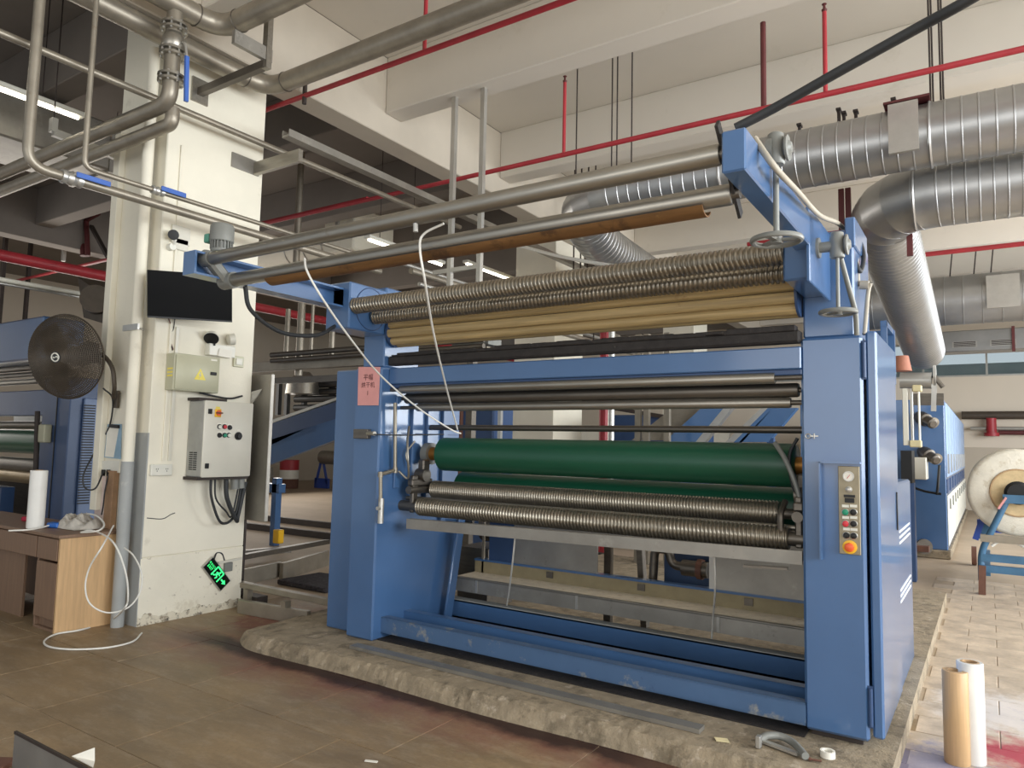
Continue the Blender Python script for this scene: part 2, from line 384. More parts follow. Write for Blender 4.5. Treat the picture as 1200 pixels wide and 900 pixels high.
# ceiling, beams, columns
struct('ceiling', MB().box(-5.53, 7.8, -4, 25, 5.86, 6.1), ceil_m)
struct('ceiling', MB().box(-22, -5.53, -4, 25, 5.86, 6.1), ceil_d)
struct('beam', MB().box(-5.84, -5.53, -2, 24, 4.95, 5.86, 0.01), beam_b)
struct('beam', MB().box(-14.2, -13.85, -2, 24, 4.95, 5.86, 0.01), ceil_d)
for k in range(10):
    y = 1.13 + 2.27 * k
    struct('cross_beam', MB().box(-5.53, 7.8, y, y + 0.27, 5.21, 5.86, 0.01), ceil_m)
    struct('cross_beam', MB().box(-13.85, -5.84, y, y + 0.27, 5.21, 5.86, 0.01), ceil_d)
def band(yy):
    rn = random.Random(2); n = 60; xf = -5.8305; vs = []; fs = []
    for i in range(n + 1):
        y = yy + 0.98 * i / n; h = 0.07 + 0.05 * noise.noise(V((y * 6, 1, 0))) + 0.035 * noise.noise(V((y * 25, 4, 0)))
        vs += [(xf, y, 0), (xf, y, h), (xf - 0.02, y, h), (xf - 0.02, y, 0)]
    for i in range(n):
        for j in range(4): fs.append((i * 4 + j, i * 4 + (j + 1) % 4, i * 4 + 4 + (j + 1) % 4, i * 4 + 4 + j))
    return vs, fs + [(0, 1, 2, 3), (n * 4, n * 4 + 3, n * 4 + 2, n * 4 + 1)]
for yy in (3.355, 10.05, 16.7):
    c = struct('column', MB().box(-6.62, -5.835, yy, yy + 0.98, 0.55, 5.86, 0.008), colpaint)
    struct('column_foot', MB().box(-6.62, -5.833, yy - 0.002, yy + 0.98, 0.0, 0.55, 0.006), colfoot, c)
    if yy < 5: struct('column_peeling_band', MB().add(*band(yy)), colpeel, c)
    if yy < 5: struct('column_foot', MB().box(-6.10, -5.836, yy - 0.006, yy + 0.01, 0.0, 1.58), greycol, c)
# far wall with its window band, dado and pipes
fw = struct('wall_far', MB().box(-22, 8, 24.0, 24.3, 0, 3.74), wall_m)
struct('wall_far_upper', MB().box(-22, 8, 24.02, 24.3, 4.75, 5.86), wall_m, fw)
struct('wall_far_dado', MB().box(-22, 8, 23.97, 24.0, 0, 1.75), wall_d, fw)
struct('wall_left', MB().box(-22.2, -22, -4, 24, 0, 5.86), wall_d)
for k in range(15):
    x0 = -13.95 + 1.55 * k
    wn = struct('window_%d' % (k + 1), MB().box(x0, x0 + 1.55, 24.05, 24.12, 3.74, 3.79).box(x0, x0 + 1.55, 24.05, 24.12, 4.70, 4.75), alu)
    MB().box(x0, x0 + 0.05, 24.05, 24.12, 3.79, 4.70).build('window_mullion', alu, wn)
    MB().box(x0 + 0.05, x0 + 1.55, 24.08, 24.09, 3.79, 4.70).build('window_pane', glass, wn)
# the neighbouring block seen through the window band
struct('exterior_building', MB().box(-16, 9, 27, 33, -0.3, 4.42), mat('far_grey_building', (150, 158, 160), 0.8, 0, 0.1, 1))
# ------------------------------------------------------------------ the drying machine
MC = thing('drying_machine', 'large blue machine with green roller between two uprights in the foreground', 'machine', (-2.3, 4.5, 0.1))
XL, XR = -3.78, -0.82
sf = MB().box(-4.05, XL, 3.94, 4.92, 0.1, 2.11, 0.012).box(-4.36, -4.05, 4.03, 4.92, 0.1, 2.11, 0.01).box(-4.0, XL, 3.96, 4.36, 2.11, 2.72, 0.01).build('side_frame', blue, MC)
MB().box(-4.02, XL + 0.004, 3.585, 3.97, 2.35, 2.69, 0.01).build('bearing_housing', blue, MC)
cr = MB().ring((XL + 0.005, 3.80, 2.52), X_, 0.155, 0.004, 40, 5).build('cover_seam', blue_dk, MC)
m = MB()
for (y0, y1, z0, z1, t) in ((4.1, 4.16, 1.2, 1.9, .02), (4.28, 4.31, 1.1, 1.9, .03), (4.46, 4.54, 1.0, 1.9, .03), (4.66, 4.72, 0.9, 1.9, .03)):
    m.box(XL, XL + t, y0, y1, z0, z1, .004)
m.build('side_rib', blue, MC)
MB().box(XL, XL + 0.006, 4.0, 4.88, 1.615, 1.622).build('side_seam', blue_dk, MC)
# right cabinet with its side door
MB().box(-0.826, -0.525, 4.04, 5.0, 0.13, 2.15, 0.014).build('cabinet', blue, MC)
MB().box(-0.80, -0.56, 4.08, 4.95, 0.1, 0.135).build('cabinet_foot', darkrod, MC)
dr = MB().box(-0.512, -0.46, 4.055, 4.93, 0.15, 2.17, 0.01).build('cabinet_door', blue, MC)
MB().box(-0.459, -0.452, 4.80, 4.82, 1.10, 1.32, .002).build('door_handle', black, dr)
for z in (0.30, 2.02):
    m = MB().cyl((-0.519, 4.046, z - 0.09), (-0.519, 4.046, z + 0.09), 0.011, n=10); m.box(-0.530, -0.508, 4.045, 4.056, z - 0.1, z + 0.1); m.build('hinge', blue_dk, dr)
lc = MB().box(-0.80, -0.482, 5.05, 6.0, 0.1, 1.36, 0.012).build('rear_cabinet', blue, MC)
for k in range(3):
    for zz in (0.98, 0.62): MB().box(-0.484, -0.478, 5.15, 5.85, zz + k * 0.035, zz + 0.012 + k * 0.035).build('louvre_stripe', white_str, lc)
MB().box(-0.815, -0.56, 4.06, 4.62, 2.15, 2.72, 0.01).build('upper_post', blue, MC)
MB().box(-0.812, -0.69, 3.60, 4.06, 2.37, 2.655, 0.01).build('bearing_housing', blue, MC)
MB().box(-0.69, -0.672, 3.52, 4.05, 2.34, 2.70, 0.004).build('flange_plate', blue, MC)
# grab rail on top of the cabinet
MB().bar((-0.52, 4.95, 2.15), (-0.52, 4.95, 2.36), .035, .035).bar((-0.52, 5.35, 2.0), (-0.52, 5.35, 2.36), .045, .045).bar((-0.52, 4.93, 2.345), (-0.52, 5.37, 2.345), .035, .035).bar((-0.52, 5.35, 2.345), (-0.9, 5.35, 2.345), .035, .035).build('guard_frame', blue, MC)
# arms
MB().box(-0.757, -0.672, 2.45, 3.62, 2.515, 2.668, 0.006).build('arm', blue, MC)
m = MB().box(-3.955, -3.94, 2.43, 3.6, 2.505, 2.645).box(-3.955, -3.84, 2.43, 3.6, 2.632, 2.645).box(-3.955, -3.84, 2.43, 3.6, 2.505, 2.518)
m.box(-3.955, -3.84, 2.418, 2.432, 2.505, 2.645).box(-3.955, -3.84, 3.585, 3.60, 2.505, 2.645)
m.build('arm', blue, MC)
MB().box(-4.0, -3.86, 3.60, 3.98, 2.36, 2.68).build('arm_bracket', blue_dk, MC)
# rollers
def roll(name, x0, x1, y, z, r, m, sh=0.0, shx=None, n=28, shm=steel_dk):
    o = MB().lathe((x0, y, z), X_, [(0, r * .9), (.01, r), (x1 - x0 - .01, r), (x1 - x0, r * .9)], n).build(name, m, MC, 40)
    if sh:
        a, b = shx or (XL, XR); MB().cyl((a, y, z), (b, y, z), sh, n=14).build('roller_shaft', shm, o)
    return o
roll('guide_roller', -3.82, -0.779, 2.515, 2.612, 0.039, steel, 0.02, (-3.9, -0.75))
roll('guide_roller', -3.79, -0.779, 2.655, 2.508, 0.041, steel, 0.02, (-3.9, -0.75))
m = MB()
for (a, b) in ((-3.45, -0.88),):
    N = 24; vs = []
    prof = [(cos(R_(a_)) * q_, sin(R_(a_)) * q_) for q_, rng in ((.063, range(210, 331, 12)), (.057, range(330, 209, -12))) for a_ in rng]
    m.prism([(a, 2.662 + p, 2.502 + q) for p, q in prof], (b - a, 0, 0))
m.build('drip_trough', rust, MC, 30)
MB().bar((-0.770, 2.445, 2.70), (-0.770, 2.73, 2.445), .042, .012, up=X_).build('roller_end_plate', black_d, MC)
m = MB().bar((-3.85, 2.50, 2.63), (-3.85, 2.66, 2.49), .07, .07, bev=.02).cyl((-3.90, 2.515, 2.612), (-3.82, 2.515, 2.612), .043, n=20).cyl((-3.90, 2.655, 2.508), (-3.79, 2.655, 2.508), .05, n=20)
m.build('gear_housing', greyp, MC)
# drive motor on the left arm
mo = MB().lathe((-3.86, 2.60, 2.66), Z_, [(0, .05), (.015, .062), (.03, .062)], 24).build('motor', greyp, MC)
MB().lathe((-3.86, 2.60, 2.69), Z_, [(0, .052), (.05, .052)], 20).build('motor_body', greyp, mo)
m = MB()
for k in range(20):
    a = 2 * pi * k / 20; d = V((cos(a), sin(a), 0)); m.bar(V((-3.86, 2.60, 2.715)) + d * .055, V((-3.86, 2.60, 2.715)) + d * .066, .005, .05)
m.build('motor_fins', greyp, mo)
MB().lathe((-3.86, 2.60, 2.735), Z_, [(0, .066), (.005, .070), (.095, .070), (.11, .060), (.112, .02)], 28).build('fan_cowl', greyp, mo)
MB().box(-3.965, -3.92, 2.545, 2.60, 2.735, 2.79, .006).build('terminal_box', mat('turquoise_enamel', (84, 148, 128), .45), mo)
MB().lathe((-3.90, 2.53, 2.615), Z_, [(0, .045), (.03, .045), (.05, .03), (.06, .02)], 18).build('gearbox', greyp, mo)
sp = []
o = helix(XL, XR + .01, 3.64, 2.518, 0.058, 0.027, 0.010, 1, 24, 8, .5).build('spiral_roller', chrome, MC, 50)
o = helix(XL + .02, XR, 3.83, 2.468, 0.056, 0.027, 0.010, -1, 24, 7, .5).build('spiral_roller', chrome, MC, 50)
# slatted drum
ds = MB().cyl((-3.765, 4.06, 2.385), (-3.745, 4.06, 2.385), .118, n=36).cyl((-0.835, 4.06, 2.385), (-0.822, 4.06, 2.385), .118, n=36).cyl((-3.75, 4.06, 2.385), (-0.83, 4.06, 2.385), .07, n=24).build('slat_drum', blue_dk, MC)
for k in range(8):
    a = 2 * pi * k / 8 + .25; c = V((-2.29, 4.06 + cos(a) * .09, 2.385 + sin(a) * .09)); d = V((0, cos(a), sin(a))); t = V((0, -sin(a), cos(a)))
    q = MB(); pr = []
    for j in range(9):
        b = -pi / 2 + pi * j / 8; pr.append(c + d * (.006 + .022 * cos(b)) + t * (.0315 * sin(b)) - V((1.455, 0, 0)))
    pr += [c - d * .014 + t * .03 - V((1.455, 0, 0)), c - d * .014 - t * .03 - V((1.455, 0, 0))]
    q.prism(pr, (2.91, 0, 0)).build('slat', wood_sl, ds, 50)
# cross members and bars
m = MB().box(XL, XR, 4.00, 4.08, 2.125, 2.195, .012)
for k in range(60):
    x = random.uniform(XL, XR - .3); m.box(x, x + random.uniform(.1, .3), 3.995 + random.uniform(-.006, 0), 4.06, 2.185 + random.uniform(0, .008), 2.2 + random.uniform(0, .02), .004)
m.build('wiper_bar', black_d, MC)
MB().box(XL, XR, 4.02, 4.14, 1.985, 2.105, .006).build('cross_beam', blue, MC)
MB().box(XL, XR, 4.04, 4.20, 1.955, 1.986, .004).build('cross_beam_flange', blue_dk, MC)
roll('guide_bar', -3.68, -0.96, 4.05, 1.942, .031, steel, .014)
roll('guide_bar', -3.72, -0.86, 4.16, 1.882, .040, steel_dk, .014)
roll('guide_bar', -3.60, -0.90, 4.15, 1.812, .029, steel, .014)
MB().cyl((XL, 4.5, 1.672), (XR, 4.5, 1.672), .022, n=16).build('tie_bar', steel_dk, MC, 40)
gr = roll('green_roller', -3.55, -0.93, 4.42, 1.463, .128, rubber_g, 0, n=48)
MB().cyl((-3.66, 4.42, 1.463), (-.84, 4.42, 1.463), .052, n=24).build('roller_bush', brass, gr)
MB().cyl((-3.72, 4.42, 1.463), (-3.66, 4.42, 1.463), .085, n=24).build('bearing', greyp, gr); MB().cyl((-.85, 4.42, 1.463), (XR, 4.42, 1.463), .085, n=24).build('bearing', greyp, gr)
roll('green_roller', -3.50, -0.93, 4.60, 1.20, .125, rubber_g, .03, n=40)
sl = helix(-3.60, -1.02, 4.38, 1.186, .072, .020, .007, 1, 26, 6, .6).build('spiral_roller', chrome, MC, 50)
MB().cyl((XL, 4.38, 1.186), (XR, 4.38, 1.186), .03).build('roller_shaft', steel_dk, sl)
sl = helix(-3.60, -0.93, 4.21, 1.066, .066, .024, .009, 1, 26, 7, .6).build('spiral_roller', chrome, MC, 50)
MB().cyl((XL, 4.21, 1.066), (XR, 4.21, 1.066), .04).build('roller_shaft', steel_dk, sl)
MB().cyl((XL, 4.27, 1.12), (XR, 4.27, 1.12), .016, n=14).build('tie_bar', steel, MC)
# bearing clutter at both ends of the squeeze rollers
for xs in (-3.66, -0.875):
    m = MB().box(xs - .02, xs + .02, 4.18, 4.24, 1.02, 1.30, .008).box(xs - .025, xs + .03, 4.16, 4.40, 1.22, 1.27, .008).cyl((xs, 4.15, 1.19), (xs, 4.45, 1.19), .03).cyl((xs - .04, 4.30, 1.30), (xs + .05, 4.30, 1.30), .05).box(xs - .03, xs + .03, 4.28, 4.36, 1.28, 1.42, .01)
    m.build('roller_bracket', steel_dk, MC)
m = MB().box(-1.02, -0.94, 4.14, 4.34, 1.06, 1.26, .02); MB().lathe((-1.03, 4.27, 1.15), X_, [(0, .10), (.02, .105), (.05, .105), (.07, .1)], 20)
MB().tube(fil([(-.97, 4.30, 1.26), (-.97, 4.18, 1.20), (-.97, 4.19, 1.02), (-.97, 4.22, .99)], .04), .018).build('clamp_band', steel_dk, MC)
MB().tube(spl([(-1.02, 4.29, 1.59), (-.95, 4.22, 1.50), (-.89, 4.20, 1.36), (-.86, 4.20, 1.22), (-.86, 4.21, 1.12)]), .014, 10).build('hose', greyp, MC, 60)
MB().tube(spl([(-.90, 4.30, 1.62), (-.94, 4.28, 1.52), (-.92, 4.26, 1.36), (-.87, 4.24, 1.28)]), .010, 8).build('hose', cable_m, MC, 60)
MB().tube(spl([(-3.72, 4.20, 1.67), (-3.66, 4.12, 1.56), (-3.63, 4.10, 1.42), (-3.66, 4.14, 1.28), (-3.72, 4.10, 1.33)]), .009, 8).build('hose', steel, MC, 60)
MB().tube(spl([(-3.70, 4.25, 1.56), (-3.74, 4.20, 1.46), (-3.72, 4.22, 1.36)]), .008, 8).build('hose', steel, MC, 60)
# drip tray and sheet below the rollers
MB().prism([(-3.62, 4.10, .955), (-3.62, 4.14, .985), (-3.62, 4.40, .93), (-3.62, 4.40, .90), (-3.62, 4.12, .935)], (2.78, 0, 0.03)).obox((-2.23, 4.10, .965), (1.39, 0, .018), (0, .007, 0), (0, 0, .036)).build('drip_tray', galv, MC)
MB().bar((-1.12, 4.0, .925), (-.9, 4.03, .93), .05, .012).build('stop_bracket', steel_dk, MC)
# lower channels
def chan(y0, y1, z0, z1, m, x0=XL, x1=XR):
    return MB().box(x0, x1, y0, y0 + .012, z0, z1).box(x0, x1, y0, y1, z1 - .012, z1).box(x0, x1, y0, y1, z0, z0 + .012).build('base_channel', m, MC)
chan(4.03, 4.10, .148, .26, blue_old)
chan(4.28, 4.35, .14, .262, blue)
chan(4.84, 4.92, .12, .262, blue)
MB().box(XL, XR, 4.835, 4.93, .262, .268).build('channel_cap', greycol, MC)
MB().box(XL, XR, 4.0, 5.18, .0995, .106).build('drip_pan', black_d, MC)  # black sheet added so the shaded gap under the rails looks dark
MB().box(XL, -1.27, 3.72, 3.80, .1, .122).build('base_strip', galv, MC)
# water tray and rear sheets
MB().box(XL, XR, 4.89, 4.90, .325, .432).box(XL, XR, 4.89, 4.93, .428, .438).box(XL, XR, 4.9, 5.18, .325, .335).build('water_tray', galv, MC)
for k, x in enumerate((-3.55, -2.62, -1.55)): MB().box(x, x + .02, 4.885, 4.90, .33, .43).build('tray_joint', alu, MC)
MB().box(XL, XR, 4.93, 5.19, .418, .436).build('tray_board', osb, MC)
rb = MB().box(XL, XR, 5.19, 5.25, .30, .535).build('rear_lining', stone, MC)
for x in (-3.05, -2.25, -1.45, -0.95): MB().box(x, x + .06, 5.18, 5.19, .47, .52).build('lining_clip', steel_dk, rb)
MB().box(XL, XR, 5.175, 5.25, .535, .552).build('rear_rail', blue, MC)
MB().box(-3.64, -3.39, 5.2, 5.24, .552, .95).build('rear_panel', blue_dk, MC); MB().box(-3.71, -3.69, 5.19, 5.21, .43, .95).build('rear_post', pipe_m, MC); MB().cyl((-3.9, 5.5, .78), (-3.75, 5.5, .78), .12, n=20).build('rear_motor', steel_dk, MC); MB().box(-4.05, -3.72, 5.3, 5.7, .1, .62).build('motor_stand', steel_dk, MC)
MB().box(-3.385, -2.60, 5.2, 5.22, .552, .95).build('rear_sheet', galv, MC)
MB().box(-1.68, -0.83, 5.2, 5.22, .552, .95).build('rear_sheet', galv, MC); MB().box(-2.60, -1.68, 5.2, 5.22, .81, .95).build('rear_sheet', galv, MC); MB().box(-1.70, -1.66, 5.19, 5.20, .552, .82).build('opening_edge', alu, MC)
mp = MB().tube(fil([(-2.22, 5.4, .40), (-2.20, 5.4, .765), (-2.08, 5.4, .765), (-2.06, 5.4, .65), (-1.92, 5.4, .65)], .06), .034, 12).build('suction_pipe', steel_dk, MC, 60)
MB().bar((-2.62, 5.45, .1), (-2.62, 5.45, .95), .06, .05).build('rear_support', steel_dk, MC); MB().bar((-2.42, 5.6, .95), (-2.36, 5.6, .1), .07, .05).build('rear_support', steel_dk, MC); MB().box(-3.3, -1.7, 5.55, 5.6, .74, .82).build('rear_support', steel_dk, MC); MB().box(-2.2, -1.6, 5.6, 5.65, .4, .8).build('rear_support', blue_dk, MC)
pm = MB().cyl((-1.98, 5.42, .64), (-1.78, 5.42, .64), .06, n=20).build('pump', steel_dk, MC); MB().cyl((-1.86, 5.42, .64), (-1.82, 5.42, .64), .075, n=20).build('pump_flange', brown_w, pm)
# slanted lever beside the left frame
MB().bar((-3.69, 4.70, .10), (-3.69, 4.86, .93), .09, .025, up=X_, bev=.006).build('lever_arm', blue, MC)
MB().cyl((-3.78, 4.93, .90), (-3.62, 4.93, .90), .018).build('lever_pivot', steel_dk, MC)
# steam pipe with valve on the left frame
pa = [U(463, 472, x=-3.72), U(463, 551, x=-3.72), U(446, 556, x=-3.72), U(446, 610, x=-3.72)]
sp_ = MB().tube(fil(pa, .02), .014, 12).build('condensate_pipe', pipe_m, MC, 60)
MB().cyl(pa[3] + V((0, 0, .16)), pa[3] - V((0, 0, .02)), .021).cyl(pa[3] + V((-.0, -.04, .09)), pa[3] + V((0, 0, .09)), .014).build('drain_valve', alu, sp_)
for p in pa[1:3]: MB().cyl(p - V((0, 0, .02)), p + V((0, 0, .02)), .019).build('pipe_elbow', pipe_m, sp_)
lt = MB().box(*sorted((U(417, 508, y=3.93).x, U(434, 508, y=3.93).x)), 3.90, 3.94, U(425, 514, y=3.93).z, U(425, 503, y=3.93).z, .004).build('latch', steel_dk, MC)
MB().cyl(U(431, 508, y=3.91), U(439, 508, y=3.88), .016, n=10).build('latch_knob', steel, lt)
MB().tube([U(438, 509, x=-3.70), U(470, 510, x=-3.70), U(520, 509, x=-3.70)], .005, 6).build('pull_rod', cable_m, MC)
# pink notice on the left frame
c = [U(420, 430, y=3.93), U(445, 430, y=3.93), U(443, 475, y=3.93), U(419, 475, y=3.93)]
nt = MB().prism(c, (0, .006, 0)).build('paper_notice', pink_m, MC, 0)
cx = (c[0] + c[2]) / 2
for s_, dz, sz in (('平幅', .062, .052), ('烘干机', .004, .047), ('1', -.056, .050)):
    text(s_, sz, ink, 'lettering', nt, (cx.x, 3.928, cx.z + dz), X_, Z_)
# control panel on the cabinet
hx = [U(961, 541, y=4.03), U(1009, 541, y=4.03)]
MB().box(hx[0].x, hx[1].x, 3.985, 4.04, hx[0].z - .006, hx[0].z + .004).box(hx[0].x, hx[0].x + .008, 3.985, 4.04, U(962, 655, y=4.03).z, hx[0].z).build('panel_hood', blue, MC)
p0, p1 = U(982, 546, y=4.03), U(1009, 651, y=4.03)
cpn = MB().box(p0.x, p1.x, 4.028, 4.04, p1.z, p0.z, .002).build('control_panel', mat('panel_steel', (150, 140, 118), .45, .6, .15, 12), MC)
ww = p1.x - p0.x
def PP(a, b): return V((p0.x + ww * a, 4.028, p0.z + (p1.z - p0.z) * b))
g = MB().lathe(PP(.5, .115), (0, -1, 0), [(0, .026), (.012, .026), (.012, .021), (.010, .02)], 28).build('pressure_gauge', alu, cpn); 
MB().cyl(PP(.5, .115) + V((0, -.009, 0)), PP(.5, .115) + V((0, -.0105, 0)), .0205, n=28).build('gauge_face', paper_m, cpn)
MB().bar(PP(.44, .13) + V((0, -.0112, -.004)), PP(.58, .095) + V((0, -.0112, 0)), .002, .002).build('gauge_needle', red_b, cpn)
MB().lathe(PP(.5, .265), (0, -1, 0), [(0, .016), (.008, .016), (.010, .011), (.022, .010), (.024, .006)], 18).build('regulator_knob', alu, cpn)
MB().box(PP(.26, .33).x, PP(.78, .33).x, 4.022, 4.03, PP(0, .355).z, PP(0, .325).z).box(PP(.30, .33).x, PP(.74, .33).x, 4.022, 4.03, PP(0, .415).z, PP(0, .362).z).build('counter_display', black, cpn)
for (a, b, mm, tw) in ((.33, .525, green_b, 0), (.70, .52, black, 0), (.33, .655, red_b, 0), (.70, .65, black, 0), (.36, .785, black, .6), (.70, .785, black, -.5)):
    MB().box(PP(a, b).x - .016, PP(a, b).x + .016, 4.024, 4.029, PP(a, b - .085).z, PP(a, b - .055).z).build('button_label', white_pl, cpn)
    MB().lathe(PP(a, b), (0, -1, 0), [(0, .018), (.006, .018), (.008, .015)], 20).build('button_collar', alu, cpn)
    o = MB().lathe(PP(a, b) + V((0, -.006, 0)), (0, -1, 0), [(0, .0155), (.010, .0145), (.012, .010)], 18)
    if tw: o.bar(PP(a, b) + V((-.012, -.022, -.012 * tw)), PP(a, b) + V((.012, -.022, .012 * tw)), .008, .008)
    o.build('push_button', mm, cpn)
MB().lathe(PP(.5, .915), (0, -1, 0), [(0, .034), (.006, .034), (.007, .030)], 26).build('stop_button_ring', yellow_b, cpn)
MB().lathe(PP(.5, .915) + V((0, -.006, 0)), (0, -1, 0), [(0, .014), (.014, .014), (.016, .023), (.026, .021), (.030, .012)], 22).build('stop_button', orange_b, cpn)
q = U(947, 511, y=4.03); MB().ring(q, Y_, .012, .003, 16, 5).bar(q + V((.012, 0, 0)), q + V((.05, 0, 0)), .006, .006).cyl(q + V((.03, 0, -.014)), q + V((.03, 0, .014)), .004, n=8).build('pad_eye', alu, MC)
# handwheels with their bevel boxes
def hand(px, py, tx, ty, wx, wy, R, y, xa, rod=.011):
    t = U(tx, ty, y=y); b = U(wx, wy, y=y); b.x = t.x; c = U(px, py, y=y); c.x = t.x
    hw = MB().lathe((t.x, y, c.z - .06), Z_, [(0, .030), (.006, .034), (.10, .034), (.106, .030), (.12, .030), (.125, .026)], 24).build('bevel_box', greyp, MC)
    MB().cyl((xa, y, c.z), (t.x, y, c.z), .026).cyl((xa - .01, y, c.z), (xa + .012, y, c.z), .05, n=24).build('bevel_shaft', greyp, hw)
    MB().lathe((t.x + .03, y, c.z), X_, [(0, .03), (.01, .05), (.018, .05), (.02, .03), (.03, .02)], 14).build('bevel_cap', greyp, hw)
    MB().cyl((t.x, y, b.z), (t.x, y, c.z - .05), rod, n=12).build('spindle', greyp, hw)
    m = MB().ring((t.x, y, b.z), Z_, R, .011, 36, 8).lathe((t.x, y, b.z - .014), Z_, [(0, .02), (.03, .02)], 14)
    for k in range(3):
        a = 2 * pi * k / 3 + .3; m.bar((t.x, y, b.z), (t.x + cos(a) * R, y + sin(a) * R, b.z), .022, .010)
    m.build('handwheel', greyp, hw)
hand(909, 176, 909, 176, 911, 281, .088, 2.80, -.672)
hand(981, 288, 981, 288, 981, 366, .078, 3.70, -.672, .009)
hose_m = mat('beige_hose', (170, 162, 146), .55)
# hoses along the right arm, dark hose going up to the ceiling
MB().tube(spl([U(884, 162, x=-.69), U(908, 196, x=-.62), U(935, 225, x=-.63), U(960, 252, x=-.64), U(985, 264, x=-.63), U(1001, 290, x=-.58), U(1006, 335, x=-.56)]), .012, 10).build('hose', hose_m, MC, 60)
MB().tube(spl([U(985, 302, y=3.75), U(994, 335, y=3.85), U(1002, 365, y=3.95), U(1004, 392, y=4.02)]), .013, 10).build('conduit', greyp, MC, 60)
MB().tube(spl([U(1020, 332, y=4.2), U(1017, 345, y=4.2), U(1013, 392, y=4.15)]), .011, 10).cyl(U(1008, 334, y=4.2), U(1018, 334, y=4.2), .024).build('conduit', hose_m, MC, 60)
MB().tube(spl([U(992, 266, y=4.1), U(1006, 280, y=4.3), U(1012, 300, y=4.3), U(1008, 318, y=4.2), U(1000, 300, y=4.2)]), .012, 8).build('cable', cable_m, MC, 60)
MB().box(-.60, -.55, 4.05, 4.5, 2.62, 2.78, .006).build('top_box', blue, MC)
MB().tube(spl([U(862, 150, y=2.5), U(905, 128, y=2.5), U(990, 80, y=2.45), U(1075, 33, y=2.4), U(1135, 0, y=2.35), U(1260, -75, y=2.3), U(1260, -75, y=2.3) + (U(1260, -75, y=2.3) - U(1135, 0, y=2.35)) * 3.2]), .017, 12).build('feed_hose', cable_m, MC, 60)
MB().tube(spl([(-3.86, 2.78, 2.50), (-3.88, 2.85, 2.36), (-3.9, 3.1, 2.26), (-3.9, 3.4, 2.28), (-3.92, 3.6, 2.38)]), .014, 8).build('motor_cable', cable_m, MC, 60)
MB().cyl(U(487, 262, y=2.50), U(487, 272, y=2.50), .012, n=10).build('shackle', alu, MC)
# ------------------------------------------------------------------ cords hung over the rollers
tag(MB().tube(spl([U(357, 303, y=2.58), U(360, 318, y=2.56), U(378, 350, y=2.65), U(410, 396, y=3.0), U(446, 440, y=3.5), U(490, 478, y=3.9), U(528, 503, y=4.15), U(540, 508, y=4.25)]), .006, 8).build('white_rope', cord_m, None, 60), 'white cord slung diagonally from the lower top roller across the pink notice', 'cord')
tag(MB().tube(spl([U(520, 262, y=2.56), U(497, 274, y=2.555), U(492, 290, y=2.56), U(498, 330, y=2.62), U(508, 390, y=3.1), U(522, 450, y=3.7), U(536, 503, y=4.2)]), .006, 8).build('white_rope', cord_m, None, 60), 'white cord looped over the lower top roller, hanging nearly straight down', 'cord')
tag(MB().tube(spl([U(604, 625, y=4.30), U(601, 655, y=4.4), U(597, 690, y=4.7), U(594, 709, y=4.9)]), .006, 7).build('white_string', cord_m, None, 60), 'thin white string hanging below the drip tray, the left one', 'cord')
tag(MB().tube(spl([U(837, 650, y=4.2), U(838, 690, y=4.4), U(836, 720, y=4.7), U(834, 748, y=4.88)]), .006, 7).build('white_string', cord_m, None, 60), 'thin white string hanging below the drip tray, the right one', 'cord')
# ------------------------------------------------------------------ pipework in the upper left
def valve(p, d, r, parent, lever=None):
    """ball valve at p along d: body, two flanges, blue lever"""
    p, d = V(p), V(d).normalized()
    vb = MB().lathe(p - d * r * 2.2, d, [(0, r * 1.5), (r * .7, r * 1.6), (r * 1.2, r * 1.35), (r * 2.2, r * 1.7), (r * 3.2, r * 1.35), (r * 3.7, r * 1.6), (r * 4.4, r * 1.5)], 14).build('ball_valve', alu, parent)
    a, b = lever
    MB().cyl(p, V(a), r * .35, n=8).build('valve_stem', alu, vb)
    MB().bar(a, b, .014, .038, bev=.004).build('valve_lever', blue_h, vb)
t = thing('steam_pipe', 'upright pipe turning at an elbow beside the column, blue lever valve, the thicker one', 'pipe', (-5.45, 2.15, 3.35))
MB().tube(fil([(-5.45, 2.15, 5.86), (-5.45, 2.15, 3.385), (-5.45, 5.6, 3.385)], .14), .035, 14).build('pipe_run', pipe_m, t, 60)
valve((-5.45, 2.44, 3.385), Y_, .032, t, ((-5.38, 2.44, 3.405), (-5.38, 2.68, 3.405)))
t = thing('steam_pipe', 'thin upright pipe turning at an elbow beside the column, small valve with blue lever', 'pipe', (-5.45, 2.52, 3.45))
MB().tube(fil([(-5.45, 2.52, 5.86), (-5.45, 2.52, 3.493), (-5.45, 5.6, 3.493)], .08), .020, 12).build('pipe_run', pipe_m, t, 60)
valve((-5.45, 3.08, 3.493), Y_, .022, t, ((-5.40, 3.08, 3.51), (-5.40, 3.29, 3.51)))
tag(MB().tube([(-5.62, -.5, 4.295), (-5.62, 7.2, 4.33)], .029, 12).build('water_pipe', pipe_m, None, 60), 'thin straight pipe crossing the column front level with the pipe bracket', 'pipe')
big = []
t = thing('ceiling_pipe', 'thick steel pipe under the ceiling, the higher of the two bending right by the column', 'pipe', (-5.3, 3.4, 4.89))
MB().tube(fil([(-5.3, -1, 4.985), (-5.3, 3.46, 4.985), (2, 3.46, 4.985)], .22), .088, 18).build('pipe_run', pipe_m, t, 60)
for p, d in (((-5.3, 3.22, 4.985), Y_), ((-5.06, 3.46, 4.985), X_)): MB().ring(p, d, .088, .006, 24, 5).build('weld_seam', steel_dk, t)
t2 = thing('ceiling_pipe', 'thick steel pipe under the ceiling, the lower of the two bending right by the column', 'pipe', (-5.6, 3.9, 4.76))
yb = 4.17
